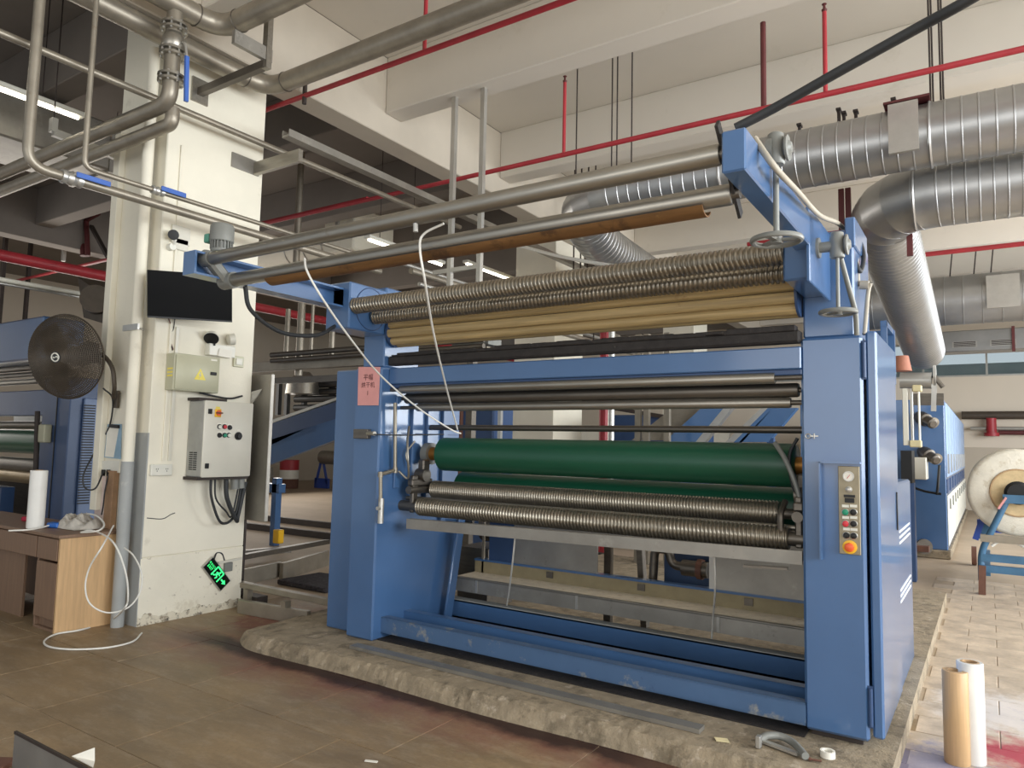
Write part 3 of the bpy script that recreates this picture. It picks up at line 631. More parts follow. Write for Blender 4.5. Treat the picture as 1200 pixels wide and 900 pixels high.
MB().tube(fil([(-5.6, -1, 4.855), (-5.6, yb, 4.855), (2, yb, 4.855)], .24), .085, 18).build('pipe_run', pipe_m, t2, 60)
for p, d in (((-5.6, yb - .25, 4.855), Y_), ((-5.34, yb, 4.855), X_)): MB().ring(p, d, .085, .006, 24, 5).build('weld_seam', steel_dk, t2)
# flanged drop with the hand valve in front of the column
vx, vy = -5.3, 3.045
e = U(196, 119, x=vx)
t = thing('valve_drop', 'upright flanged valve drop with a long blue lever in front of the column', 'valve', (vx, vy, 4.2))
MB().tube(fil([(vx, vy, 4.91), (vx, vy, e.z), (-9.1, vy, e.z)], .13), .060, 16).build('pipe_run', pipe_m, t, 60)
for v in (26, 32, 57, 63, 88, 94):
    z = U(200, v + 3, x=vx).z; f = MB().lathe((vx, vy, z), Z_, [(0, .10), (.018, .10)], 24).build('flange', steel, t)
    for k in range(8):
        a = 2 * pi * k / 8; MB().cyl((vx + cos(a) * .086, vy + sin(a) * .086, z - .010), (vx + cos(a) * .086, vy + sin(a) * .086, z + .028), .009, n=6).build('bolt', alu, f)
z = U(200, 48, x=vx).z; MB().lathe((vx, vy, z - .07), Z_, [(0, .065), (.03, .085), (.10, .085), (.14, .065)], 20).build('valve_body', steel, t)
p, q = U(217, 52, x=vx + .12), U(219, 66, x=vx + .14)
MB().tube(spl([(vx + .06, vy + .03, z), p, q]), .010, 8).build('lever_neck', alu, t, 60); MB().bar(q, U(218, 119, x=vx + .14), .022, .03).build('valve_lever', blue_h, t)
tag(MB().tube(fil([(vx - .07, vy + .07, e.z), (vx - .07, vy + .07, e.z - .13), (-9.1, vy + .07, e.z - .13)], .10), .054, 16).build('return_pipe', pipe_m, None, 60), 'thick pipe turning left below the flanged valve drop', 'pipe')
# steel brackets
t = thing('pipe_bracket', 'dark steel channel bracket under the thick ceiling pipes at the column top', 'bracket', (-5.83, 3.62, 4.56))
x2 = U(313, 64, y=3.62).x
MB().bar((-5.83, 3.62, 4.64), (x2, 3.62, 4.64), .06, .07, bev=.004).build('channel', steel_dk, t)
MB().box(-5.833, -5.815, 3.54, 3.70, 4.54, 4.76).build('wall_plate', steel, t)
MB().bar((x2, 3.62, 4.60), (x2, 3.62, 5.86), .06, .05).build('hanger_channel', steel, t)
MB().bar((x2, 3.30, 4.72), (x2, 3.66, 4.72), .04, .11).build('cross_plate', galv, t)
t = thing('pipe_bracket', 'rusty steel bracket on the column edge carrying the thin straight pipe', 'bracket', (-5.83, 4.24, 4.1))
x2 = U(353, 176, y=4.24).x
MB().bar((-5.83, 4.24, 4.14), (x2, 4.24, 4.14), .05, .12, bev=.004).build('channel', steel, t)
MB().box(-5.833, -5.82, 3.98, 4.28, 4.08, 4.22).build('wall_plate', galv, t)
tag(MB().box(-5.40, -5.30, 4.2, 12, 4.34, 4.36).box(-5.40, -5.39, 4.2, 12, 4.36, 4.41).box(-5.31, -5.30, 4.2, 12, 4.36, 4.41).build('cable_tray', galv, None), 'flat steel cable tray running away above the thin straight pipe', 'cable tray')
# red sprinkler pipes
def red(label, p0, p1, r, drops=(), m=redp):
    t = thing('sprinkler_pipe', label, 'pipe', ((V(p0) + V(p1)) / 2))
    MB().tube([p0, p1], r, 12).build('pipe_run', m, t, 60)
    for (p, q, rr, mm) in drops:
        d = MB().cyl(p, q, rr, n=10).build('drop_pipe' if mm is redp else 'hanger_rod', mm, t)
        if mm is redp and q[2] < 5.7: MB().lathe(q, Z_, [(0, rr), (.02, rr * 1.3), (.03, .012), (.06, .010), (.065, .02), (.07, .02)], 10).build('sprinkler_head', redp_d, d)
    return t
x1 = U(498, 40, y=4.48).x; x3 = U(358, 90, y=4.48).x
red('red sprinkler pipe nearest the camera, crossing under the thick ceiling pipe', (-8.2, 4.48, 4.886), (3, 4.48, 4.868), .024, [((x1, 4.48, 4.88), (x1, 4.48, 5.86), .018, redp), ((x3, 4.48, 4.80), (x3, 4.48, 5.10), .022, darkrod)])
a, b, c = U(662, 97, y=6.2), U(966, 14, y=6.2), U(886, 20, y=6.0)
red('long red sprinkler pipe crossing the picture above the top rollers', (-13, 6.2, 4.52), (7, 6.2, 4.485), .025, [((a.x, 6.2, 4.5), (a.x, 6.2, a.z), .018, redp), ((b.x, 6.2, 4.5), (b.x, 6.2, b.z), .018, redp), ((c.x, 6.23, 4.45), (c.x, 6.23, 5.3), .024, redp_d)])
for i, (v, nm) in enumerate(((250, 'far red pipe on the right, just below the lower spiral duct'), (291, 'far red pipe on the right, the lowest one above the distant duct'))):
    z = U(1150, v, y=11).z; red(nm, (-3, 11, z), (7, 11, z), .032)
p = U(60, 311, x=-10.5); red('thick dark red pipe far left, running away from the camera', (-10.5, 1, p.z), (-10.5, 20, p.z), .075)
p = U(75, 316, y=6.9); red('thin dark red pipe far left, crossing the thick one', (-20, 6.9, p.z), (-7, 6.9, p.z), .03)
# ventilation ducts
def ribpath(pts, r, step, n=26, h=.0045):
    """sheet-metal duct with raised lock seams every step along the path"""
    pts = [V(p) for p in pts]; out = []; rad = []; acc = 0
    for i in range(len(pts) - 1):
        L = (pts[i + 1] - pts[i]).length; k = max(1, int(L / (step / 2))); 
        for j in range(k):
            out.append(pts[i].lerp(pts[i + 1], j / k))
    out.append(pts[-1]); q = []; rr = []
    for i, p in enumerate(out):
        if i % 2 == 0 and 0 < i < len(out) - 1:
            d = (out[i + 1] - out[i - 1]).normalized() * .004
            q += [p - d * 2, p - d, p + d, p + d * 2]; rr += [r, r + h, r + h, r]
        else: q.append(p); rr.append(r)
    return MB().tube(q, lambda i: rr[i], n)
# upper spiral duct
t = thing('spiral_duct', 'long silver spiral duct with rusty top crossing behind the right machine post', 'duct', (1.0, 6.8, 3.95))
el = fil([(7.5, 6.8, 4.218), (-3.72, 6.8, 4.218)] + [U(700, 285, y=7.9), U(765, 325, y=10.5)], .62, 9)
o = ribpath(el, .262, .115).build('duct_run', duct_m, t, 30)
for u in (1091, 851): x = U(u, 170, y=6.8).x; MB().ring((x, 6.8, 4.218), X_, .266, .014, 36, 6).build('duct_flange', duct_m, t)
x = U(1088, 130, y=6.8).x
MB().box(x - .28, x - .06, 6.53, 6.57, 4.02, 4.44).build('access_panel', alu, t)
MB().box(x - .32, x + .02, 6.60, 7.0, 4.48, 4.50).build('hanger_bar', redp_d, t)
for k, (u, d) in enumerate(((1089, 0), (1092, 0), (1101, 0), (1104, 0), (677, 0), (718, 0), (724, 0), (741, 0))):
    x = U(u, 60, y=6.8).x; MB().cyl((x, 6.8, 4.46), (x, 6.8, 5.86), .008, n=6).build('hanger_rod', darkrod, t)
for (u, v) in ((937, 146), (983, 128), (989, 132), (1003, 130), (1047, 116), (1060, 118)):
    p = U(u, v, y=6.9); MB().box(p.x - .012, p.x + .012, 6.88, 6.92, 4.46, p.z).box(p.x - .02, p.x + .02, 6.86, 6.94, p.z - .02, p.z).build('hanger_stub', darkrod, t)
t = thing('spiral_duct', 'silver elbow duct sloping down to the far blue dryer', 'duct', (-.8, 7.3, 3.6))
el = fil([(7.5, 7.3, 3.86), (-.80, 7.3, 3.86)] + [U(1083, 412, y=13.2)], .55, 10)
ribpath(el, .29, .10).build('duct_run', duct_m, t, 30)
x = U(1072, 220, y=7.3).x; MB().ring((x, 7.3, 3.86), X_, .294, .014, 36, 6).build('duct_flange', duct_m, t)
MB().bar(U(1004, 277, y=7.6), U(1066, 270, y=7.6), .06, .05).build('duct_strap', redp_d, t)
for u in (994, 986, 1065): x = U(u, 240, y=7.6).x; MB().bar((x, 7.6, 3.4), (x, 7.6, 4.15), .05, .04).build('hanger_channel', redp_d, t)
t = thing('spiral_duct', 'distant silver duct crossing the right background under the red pipes', 'duct', (2, 16, 4.0))
ribpath([(7.6, 16, 4.48), (-2.6, 16, 4.48)], .47, .30, 24, .01).build('duct_run', duct_m, t, 30)
MB().box(.05, .55, 15.5, 15.55, 4.2, 4.8).build('access_panel', alu, t)
for u in (1075, 1112, 1140, 1160): x = U(u, 300, y=16).x; MB().cyl((x, 16, 4.9), (x + .1, 16, 5.86), .012, n=6).build('hanger_rod', darkrod, t)
t = thing('air_duct', 'rectangular air duct with grilles right above the far windows', 'duct', (2, 20, 4.6))
za, zb = U(1150, 386, y=20).z, U(1150, 411, y=20).z
MB().box(-1.6, 7.6, 20, 20.6, zb, za, .02).build('duct_run', duct_m, t)
for x in (-.9, .55, 2.0): MB().box(x - .03, x + .03, 19.96, 20.0, zb - .05, za + .03).build('duct_flange', redp_d, t)
for x in (-.65, .10, .95, 1.6):
    g = MB().box(x, x + .5, 19.985, 20.0, zb + .10, zb + .24).build('grille', alu, t)
    for k in range(4): MB().box(x + .03, x + .47, 19.97, 19.985, zb + .115 + .032 * k, zb + .13 + .032 * k).build('grille_slat', darkrod, g)
# strut frame, rods and lamps between the column and the top rollers
t = thing('strut_frame', 'galvanised strut frame hanging from the cross beam between column and duct', 'frame', (-4.7, 5.78, 3.5))
xa, xb = U(533, 130, y=5.78).x, U(567, 118, y=5.78).x; zb = U(567, 332, y=5.78).z
for x in (xa, xb): MB().bar((x, 5.78, zb - .25), (x, 5.78, 5.21), .05, .05).build('strut', alu, t)
for z in (zb + .18, ): MB().bar((xa - .22, 5.78, z), (xb, 5.78, z), .045, .045).build('strut', alu, t)
for (u, v0, v1, y, lab) in ((410, 165, 242, 9.0, 'dark hanger rod in the left bay beside the wider strut'), (451, 185, 213, 9.5, 'short dark hanger rod in the left bay under the beam'), (396, 180, 250, 8.4, 'grey hanger rod left of the dark rods in the left bay')):
    x = U(u, v1, y=y).x; tag(MB().bar((x, y, U(u, v1, y=y).z - .4), (x, y, 5.86), .06, .05).build('hanger_rod', darkrod if u != 396 else alu, None), lab, 'rod')
for (u, v0, v1, y, r, lab) in ((346, 176, 330, 7.0, .05, 'upright pale pipe behind the left end of the top rollers'), (335, 335, 425, 6.5, .035, 'thin upright pipe right of the column, the left one below the blue arm'), (350, 340, 440, 6.3, .05, 'thicker upright pipe right of the column below the blue arm'), (388, 375, 430, 6.4, .035, 'short upright pipe close to the left machine frame'), (364, 330, 426, 6.2, .022, 'very thin upright pipe right of the column below the blue arm')):
    b = U(u, v1, y=y); zt = 5.86 if v0 == 176 else 3.35
    tag(MB().cyl((b.x, y, b.z), (b.x, y, zt), r, n=12).build('service_pipe', pipe_m, None), lab, 'pipe')
t = thing('insulated_duct', 'pale insulated duct with a square box in the left bay', 'duct', (-9, 9, 3.9))
c = U(370, 290, y=9); MB().tube([(-12, 9, c.z), (U(405, 280, y=9).x, 9, c.z)], .30, 22).build('duct_run', colpaint, t, 40)
q = U(418, 270, y=9); MB().box(q.x - .3, q.x + .45, 8.5, 9.5, c.z - .35, c.z + .42, .03).build('duct_box', colpaint, t)
for k in range(3): MB().ring((q.x - .6 - .5 * k, 9, c.z), X_, .30, .012, 28, 5).build('duct_band', alu, t)
t = thing('steel_gantry', 'long steel channel bridging between the column and the left machine frame', 'beam', (-6, 6, 1.9))
p = U(340, 428, y=6.2); p2 = U(340, 440, y=6.2)
MB().bar((-9, 6.2, p.z), (-4.4, 6.2, p.z), .08, .13, bev=.005).build('channel', pipe_m, t); MB().bar((-9, 6.3, p2.z - .05), (-4.4, 6.3, p2.z - .05), .06, .08).build('channel', steel_dk, t)
for v, r in ((417, .035), (424, .03)): z = U(360, v - 4, y=6.1).z; MB().tube([(U(318, v, y=6.1).x, 6.1, z), (-4.4, 6.1, z)], r, 10).build('gantry_pipe', steel_dk, t, 60)
for x in (U(262, 430, y=6.2).x, -4.62): MB().bar((x, 6.2, 0), (x, 6.2, p.z), .08, .08).build('leg', steel_dk, t)
for k in range(5): z = p.z + .10 + .085 * k; MB().box(-4.95, -4.45, 6.25, 6.5, z, z + .075, .004).build('stacked_bar', greyp, t)
# ladder trays converging behind the top rollers
for i, (u, v, lab) in enumerate(((430, 325, 'lower left pipe of the bright bundle behind the top rollers'), (455, 322, 'middle pipe of the bright bundle behind the top rollers'), (478, 316, 'right pipe of the bright bundle behind the top rollers'), (500, 318, 'outermost right pipe of the bright bundle behind the top rollers'))):
    p = U(u, v, x=-4.9 - .12 * i); t = thing('bundle_pipe', lab, 'pipe', (p.x, 7, p.z)); MB().tube([(p.x, 5.75, p.z), (p.x, 11, p.z)], .022 if i % 2 else .036, 10).build('pipe_run', alu if i % 2 else pipe_m, t, 60); MB().cyl((p.x, 9.6, p.z), (p.x, 9.6, 5.86), .012, n=6).build('hanger_rod', darkrod, t)
def lamp(lab, p0, p1, tube=lamp_e):
    t = thing('strip_lamp', lab, 'lamp', (V(p0) + V(p1)) / 2); d = V(p1) - V(p0)
    MB().bar(p0, p1, .12, .05, bev=.01).build('lamp_housing', white_pl, t)
    MB().cyl(V(p0) + d * .02 - V((0, 0, .04)), V(p1) - d * .02 - V((0, 0, .04)), .016, n=10).build('lamp_tube', tube, t)
    for f in (.15, .85):
        q = V(p0) + d * f
        if (q.y - 1.05) % 2.27 < .43: q.y += .45 if f < .5 else -.45
        MB().cyl(q, (q.x, q.y, 5.86), .005, n=5).build('lamp_rod', darkrod, t)
a = U(98, 141, x=-7.6); lamp('lit strip lamp in the upper left behind the two upright pipes', (-7.6, a.y - 2.6, a.z + .04), (-7.6, a.y, a.z + .04))
a = U(545, 306, x=-7.1); lamp('lit strip lamp seen through the strut frame below the lower top roller', (-7.1, a.y, a.z), (-7.1, a.y + 2.1, a.z))
a = U(430, 277, x=-6.8); lamp('lit strip lamp beside the insulated duct box', (-6.8, a.y, a.z), (-6.8, a.y + 1.6, a.z))
tag(MB().tube(spl([U(560, 278, y=8.2), U(605, 287, y=8.0), U(650, 299, y=7.8), U(690, 307, y=7.6), U(722, 312, y=7.4)]), .022, 8).build('sagging_cable', cord_m, None, 60), 'white cable sagging behind the lower top roller left of the duct bend', 'cable')
# angle-iron shelf bracket left of the column
t = thing('tray_bracket', 'pale angle-iron bracket hung left of the column below the lit strip lamp', 'bracket', (-7.0, 3.3, 3.5))
a, b = U(62, 155, x=-7.2), U(138, 184, x=-7.2)
MB().bar(a, b, .05, .07).build('angle_iron', alu, t); MB().bar(a, a + V((0, 0, .13)), .07, .05).build('upright', alu, t); MB().cyl(a + V((0, 0, .1)), (a.x, a.y, 5.86), .006, n=5).build('hanger_rod', darkrod, t)
t = thing('square_duct', 'broad grey square duct in the upper left bay below the lit strip lamp', 'duct', (-8.6, 3, 4))
a = U(60, 145, x=-8.3); MB().box(-9.2, -8.3, -2, 6, a.z - .30, a.z + .25, .02).build('duct_run', galv, t)
for k in range(3): MB().box(-9.22, -8.28, .5 + 1.8 * k, .55 + 1.8 * k, a.z - .32, a.z + .27).build('duct_flange', galv, t)
# dark pipework in the left bay
for i, (u0, v0, u1, v1, y, r, lab) in enumerate(((0, 333, 90, 358, 0, .05, 'x'), )):
    pass
a = U(40, 335, x=-9.6); lamp('unlit grey strip lamp above the wall fan', (-9.6, 2.6, a.z), (-9.6, 5.2, a.z), alu)
t = thing('pipe_manifold', 'dark red bent pipe hanging in the left bay beside the column', 'pipe', (-9.5, 6.5, 4))
q = [U(78, 215, y=6.5), U(78, 250, y=6.5), U(98, 290, y=6.5), U(98, 300, y=6.5)]
MB().tube(fil(q, .1), .06, 12).build('pipe_run', redp_d, t, 60); MB().tube(fil([U(103, 300, y=6.5), U(101, 258, y=6.5), U(115, 250, y=6.5)], .06), .045, 10).build('pipe_run', redp_d, t, 60); MB().bar(U(107, 265, y=6.5), U(127, 302, y=6.5), .07, .05).build('brace', darkrod, t)
MB().bar((U(79, 240, y=6.5).x, 6.5, U(79, 305, y=6.5).z), (U(79, 240, y=6.5).x, 6.5, 5.86), .06, .06).build('hanger_channel', alu, t)
for (u, y, lab) in ((35, 7.0, 'pair of grey hanger channels far left above the fan, nearer one'), (5, 6.0, 'grey hanger channel at the far left picture edge')):
    x = U(u, 300, y=y).x; tag(MB().bar((x, y, 3.2), (x, y, 5.86), .10, .06).build('hanger_channel', darkrod, None), lab, 'rod')
# ------------------------------------------------------------------ things on the column
XF = -5.835
def face(u, v, x=XF): return U(u, v, x=x)
# screen
A, B, C_, D_ = V(face(173, 316, -5.74)), V(U(272, 323, x=-5.50)), V(U(272, 376, x=-5.50)), V(face(173, 370, -5.74))
ex = (B - A).normalized(); ez = (A - D_).normalized(); nn = ex.cross(ez).normalized()
tv = thing('wall_screen', 'black flat screen on the white column', 'television', (A + C_) / 2)
MB().prism([A, B, C_, D_], -nn * -.0 + nn * -.03).build('screen_body', tv_blk, tv, 0)
MB().prism([D_ + nn * .002, C_ + nn * .002, C_ + nn * .002 - ez * .012, D_ + nn * .002 - ez * .012], -nn * .02).build('bottom_bezel', cable_m, tv, 0)
MB().bar((A + C_) / 2 - nn * .07, ((A + C_) / 2 * 1) + V((-.13, -.02, 0)), .12, .12).build('wall_mount', black, tv)
tag(MB().tube(spl([face(197, 372, -5.80), face(201, 384), face(199, 396), face(203, 410)]), .004, 6).build('screen_cable', redp_d, None, 60), 'thin dark red cable hanging from the black screen to the meter box', 'cable')
tag(MB().tube(spl([face(205, 373, -5.80), face(203, 386), face(199, 393), face(202, 411)]), .004, 6).build('screen_cable', cable_m, None, 60), 'thin black cable hanging from the black screen to the meter box', 'cable')
# camera with junction plates
cc = thing('security_camera', 'small dome-less security camera with black face above the black screen', 'camera', face(200, 290))
MB().cyl(face(198, 290), face(198, 290) + V((.06, 0, 0)), .03, n=14).build('camera_base', white_pl, cc)
MB().tube(spl([face(199, 288) + V((.05, 0, 0)), face(201, 283) + V((.09, -.02, 0)), face(200, 278) + V((.08, -.03, 0))]), .012, 8).build('camera_arm', white_pl, cc, 60)
q = face(200, 278) + V((.09, -.03, 0)); MB().lathe(q - V((.86, -.48, -.2)) * .085, (.86, -.48, -.2), [(0, .03), (.02, .04), (.08, .042), (.085, .04)], 18).build('camera_body', white_pl, cc)
MB().lathe(q, (.86, -.48, -.2), [(0, .044), (.012, .044), (.014, .018)], 18).build('camera_lens', black, cc)
for (u, v, w_, h_, lab) in ((211, 276, .17, .16, 'cream junction plate right of the security camera, the upper one'), (211, 287, .13, .10, 'cream junction plate right of the security camera, the lower one')):
    p = face(u, v); tag(MB().box(XF, XF + .02, p.y - w_ / 2, p.y + w_ / 2, p.z - h_ / 2, p.z + h_ / 2, .004).build('junction_plate', beige, None), lab, 'plate')
# conduit strips down the column
p0_, p1_ = face(203, 130), face(188, 545)
for du, w_, lab in ((0, .022, 'narrow white trunking strip running down the column face to the double socket, left one'), (8, .03, 'wider cream trunking strip running down the column face to the double socket, right one')):
    a = face(190 + du, 540); tag(MB().box(XF, XF + .016, a.y - w_ / 2, a.y + w_ / 2, a.z, 4.1 if du == 0 else 2.5, .003).build('cable_trunking', colpaint if du == 0 else beige, None), lab, 'trunking')
s = thing('double_socket', 'white double power socket at the foot of the cream trunking', 'socket', face(188, 550))
a, b = face(175, 544), face(199, 557); MB().box(XF, XF + .035, a.y, b.y, b.z, a.z, .006).build('socket_box', white_pl, s)
for f in (.27, .73):
    y = a.y + (b.y - a.y) * f; z = (a.z + b.z) / 2
    for dy, dz in ((-.008, .01), (.008, .01), (0, -.008)): MB().box(XF + .034, XF + .037, y + dy - .002, y + dy + .002, z + dz - .007, z + dz + .004).build('socket_slot', black, s)
# meter box with warning triangle
x = -5.70; a, b = face(206, 413, x), face(257, 461, x)
mb = thing('meter_box', 'olive grey meter box with a yellow warning triangle on the column', 'electrical box', ((XF + x) / 2, (a.y + b.y) / 2, b.z))
MB().box(XF, x - .012, a.y, b.y, b.z, a.z, .006).build('box_body', olive, mb)
MB().box(x - .012, x, a.y + .012, b.y - .012, b.z + .012, a.z - .012, .004).build('box_door', olive, mb)
c = V((x + .0015, (a.y + b.y) / 2 + .02, (a.z + b.z) / 2 - .01)); h = .055
tri = [c + V((0, -h, -h * .8)), c + V((0, h, -h * .8)), c + V((0, 0, h * 1.0))]
MB().prism(tri, (-.002, 0, 0)).build('warning_triangle', yellow, mb, 0)
bolt = [(0, .03), (-.014, -.004), (-.002, -.002), (-.010, -.034), (.013, .006), (.002, .004), (.008, .03)]
MB().prism([c + V((.001, p, q - .004)) for p, q in bolt], (-.001, 0, 0)).build('bolt_symbol', olive, mb, 0)
for sg in (-1, 1): pass
lo = .62; tri2 = [c + (p - c) * lo for p in tri]
p = face(250, 438, x); MB().box(x, x + .008, p.y - .03, p.y + .03, p.z - .014, p.z + .014, .003).build('box_latch', black, mb)
p = face(251, 422, x); MB().box(x, x + .0015, p.y - .03, p.y + .03, p.z - .008, p.z + .006).build('name_label', paper_m, mb)
for k in range(3): MB().box(XF + .03, x - .03, a.y - .002, a.y + .002, a.z - .14 - .03 * k, a.z - .125 - .03 * k).build('louvre_slot', yellow, mb)
# emergency light unit above the meter box
a, b = face(246, 402, -5.76), face(270, 419, -5.76)
el_ = thing('emergency_light', 'white twin-spot emergency light unit above the meter box', 'lamp', (XF, (a.y + b.y) / 2, b.z))
MB().box(XF, -5.76, a.y, b.y + .05, b.z, a.z, .006).build('unit_body', white_pl, el_)
p = face(251, 404, -5.757); MB().cyl(p, p + V((.006, 0, 0)), .010, n=10).build('test_button', inkdk, el_)
p = face(254, 394, -5.74); MB().lathe(p + V((-.07, 0, .03)), (.5, -.4, -.6), [(0, .03), (.05, .06), (.08, .068)], 20).build('spot_shell', white_pl, el_); MB().lathe(p + V((-.0235, -.0375, -.0265)), (.5, -.4, -.6), [(0, .064), (.004, .05)], 20).build('spot_lens', black, el_)
p = face(270, 399, -5.74); MB().lathe(p + V((-.06, .0, .01)), (.3, 1, .2), [(0, .02), (.02, .05), (.07, .055)], 18).build('spot_shell', beige, el_); MB().cyl(p + V((-.05, .06, .02)), p + V((-.046, .072, .022)), .048, n=16).build('spot_lens', alu, el_)
tag(MB().prism([face(257, 408, -5.755), face(272, 411, -5.755), face(271, 420, -5.755), face(255, 417, -5.755)], (.004, 0, 0)).build('paper_slip', paper_m, None, 0), 'white paper slip stuck over the emergency light unit', 'paper')
a, b = face(273, 417), face(284, 431)
so = thing('single_socket', 'small socket with grey surround right of the emergency light', 'socket', (XF, (a.y + b.y) / 2, b.z))
MB().box(XF, XF + .02, a.y, b.y, b.z, a.z, .004).build('socket_box', olive, so); MB().box(XF + .02, XF + .03, a.y + .02, b.y - .02, b.z + .02, a.z - .02, .004).build('socket_face', white_pl, so)
# control cabinet
x = -5.60; a, b = face(241, 469, x), face(293, 558, x)
cb = thing('control_box', 'large cream control box with push buttons on the column', 'electrical box', ((XF + x) / 2, (a.y + b.y) / 2, b.z))
MB().box(XF, x - .018, a.y, b.y, b.z, a.z, .008).build('box_body', mat('grey_side_enamel', (160, 160, 154), .45), cb)
MB().box(x - .018, x, a.y, b.y, b.z, a.z, .008).build('box_door', beige, cb)
MB().box(XF, x - .03, a.y - .02, b.y, b.z - .025, b.z).build('bottom_rail', darkrod, cb); MB().box(XF, x - .06, a.y - .02, a.y + .25, a.z, a.z + .025).build('top_rail', darkrod, cb)
for k in range(9):
    for j in range(2): MB().box(XF + .045 + .06 * j, XF + .095 + .06 * j, a.y - .002, a.y + .002, b.z + .06 + .018 * k, b.z + .07 + .018 * k).build('louvre_slot', black, cb)
for (u, v) in ((246, 482), (242, 546)): p = face(u, v, x); MB().box(x, x + .01, p.y - .018, p.y + .018, p.z - .022, p.z + .022, .003).build('door_lock', black, cb)
p = face(255, 484, x); k_ = MB().box(x, x + .012, p.y - .03, p.y + .03, p.z - .035, p.z + .035, .004).build('main_switch', yellow_b, cb)
MB().cyl(p + V((.012, 0, 0)), p + V((.025, 0, 0)), .024, n=16).build('switch_knob', orange_b, k_); MB().bar(p + V((.03, -.03, 0)), p + V((.03, .03, 0)), .012, .012).build('switch_grip', brown_w, k_)
MB().box(x, x + .002, p.y - .02, p.y + .02, p.z + .038, p.z + .055).build('name_label', yellow, cb)
for (u, v, mm) in ((257, 500, white_pl), (263, 500, red_b), (269, 501, black), (257, 510, black), (263, 510, green_b), (268, 510, white_pl)):
    p = face(u, v, x); bb = MB().lathe(p, X_, [(0, .022), (.006, .022), (.008, .018)], 14).build('button_collar', black, cb); MB().cyl(p + V((.006, 0, -.002)), p + V((.018, 0, -.002)), .016, n=14).build('push_button', mm, bb)
    MB().box(x, x + .002, p.y - .02, p.y + .02, p.z + .022, p.z + .032).build('button_label', paper_m, cb)
p = face(279, 511, x); MB().lathe(p, X_, [(0, .036), (.01, .036), (.012, .026), (.03, .022)], 18).build('rotary_knob', black, cb); MB().box(x, x + .002, p.y - .015, p.y + .015, p.z + .042, p.z + .06).build('knob_label', paper_m, cb)
for i, (u0, u1, d, um, lab) in enumerate(((247, 283, .40, 262, 'left black cable looping below the control box'), (265, 287, .38, 270, 'thick black cable looping below the control box'), (252, 280, .30, 258, 'thin black cable looping below the control box'))):
    a_ = face(u0, 560, -5.70); b_ = face(u1, 575, -5.75)
    tag(MB().tube(spl([a_, a_ + V((0, .02, -.18)), a_ + V((-.02, .14, -d)), b_ + V((0, -.06, -.22)), b_ + V((0, 0, .08))]), .012 + .008 * (i == 1) - .004 * (i == 2), 8).build('looped_cable', cable_m, None, 60), lab, 'cable')
tag(MB().cyl(face(275, 560, -5.70), face(275, 573, -5.70), .035, n=12).build('cable_gland', greyp, None), 'short grey gland pipe under the control box, left of the pair', 'pipe')
tag(MB().cyl(face(282, 560, -5.70), face(282, 572, -5.70), .035, n=12).build('cable_gland', greyp, None), 'short grey gland pipe under the control box, right of the pair', 'pipe')
tag(MB().tube(spl([face(234, 460, -5.78), face(250, 464, -5.78), face(270, 467, -5.80), face(284, 464, -5.80)]), .009, 6).build('meter_cable', cable_m, None, 60), 'black cable running from the meter box across the control box top', 'cable')
tag(MB().tube(spl([face(172, 607), face(190, 608), face(200, 603), face(205, 601)]), .004, 6).build('loose_wire', cable_m, None, 60), 'loose thin wire on the column face below the double socket', 'wire')
# exit sign hung askew
c4 = [face(233.5, 663), face(248.5, 652.8), face(268.8, 680.5), face(255.6, 692.5)]
c0 = sum(c4, V()) / 4; ex = ((c4[3] - c4[0]) + (c4[2] - c4[1])).normalized(); L = ((c4[3] - c4[0]).length + (c4[2] - c4[1]).length) / 2
nx_ = V((1, 0, 0)); ey = nx_.cross(ex).normalized(); Hh = ((c4[1] - c4[0]).length + (c4[2] - c4[3]).length) / 2 * .97
es = thing('exit_sign', 'lit green exit sign hanging askew low on the column', 'sign', c0)
MB().obox(c0 + nx_ * .015, nx_ * .015, ex * L / 2, ey * Hh / 2, .004).build('sign_frame', alu, es)
MB().obox(c0 + nx_ * .031, nx_ * .002, ex * (L / 2 - .008), ey * (Hh / 2 - .008)).build('sign_face', signblk, es)
def SP(a, b): return c0 + nx_ * .0345 + ex * (a * L) + ey * (b * Hh)
text('EXIT', Hh * .26, lime_e, 'lettering', es, SP(-.32, -.11), ex, ey); text('安全出口', Hh * .17, lime_e, 'lettering', es, SP(-.32, .12), ex, ey)
m = MB()
for (a0, b0, a1, b1, w_) in ((-.14, .36, -.14, -.34, .011), (-.14, .36, .16, .36, .011), (.16, .36, .16, -.34, .011)): m.bar(SP(a0, b0), SP(a1, b1), w_, .002, nx_)
m.build('doorway_symbol', lime_e, es)
m = MB().cyl(SP(.05, .22), SP(.05, .22) + nx_ * .001, Hh * .065, n=14)
for (a0, b0, a1, b1, w_) in ((.035, .13, -.02, -.06, .018), (.035, .12, .10, .04, .008), (.03, .12, -.06, .06, .008), (-.02, -.06, .06, -.14, .010), (.06, -.14, .03, -.30, .009), (-.02, -.06, -.06, -.2, .010), (-.06, -.2, -.11, -.22, .009)): m.bar(SP(a0, b0), SP(a1, b1), w_, .002, nx_)
m.build('running_figure', lime_e, es)
MB().prism([SP(.22, .05), SP(.32, .05), SP(.32, .17), SP(.43, 0), SP(.32, -.17), SP(.32, -.05), SP(.22, -.05)], nx_ * .001).build('arrow_symbol', lime_e, es, 0)
p = face(265, 663); jb = thing('junction_box', 'broken grey junction box with loose wires beside the exit sign', 'box', p)
MB().box(XF, XF + .03, p.y - .03, p.y + .05, p.z - .05, p.z + .03, .004).build('box_body', greyp, jb); MB().bar(p + V((.03, -.1, .04)), p + V((.03, .14, .055)), .012, .02).build('box_strip', beige, jb)
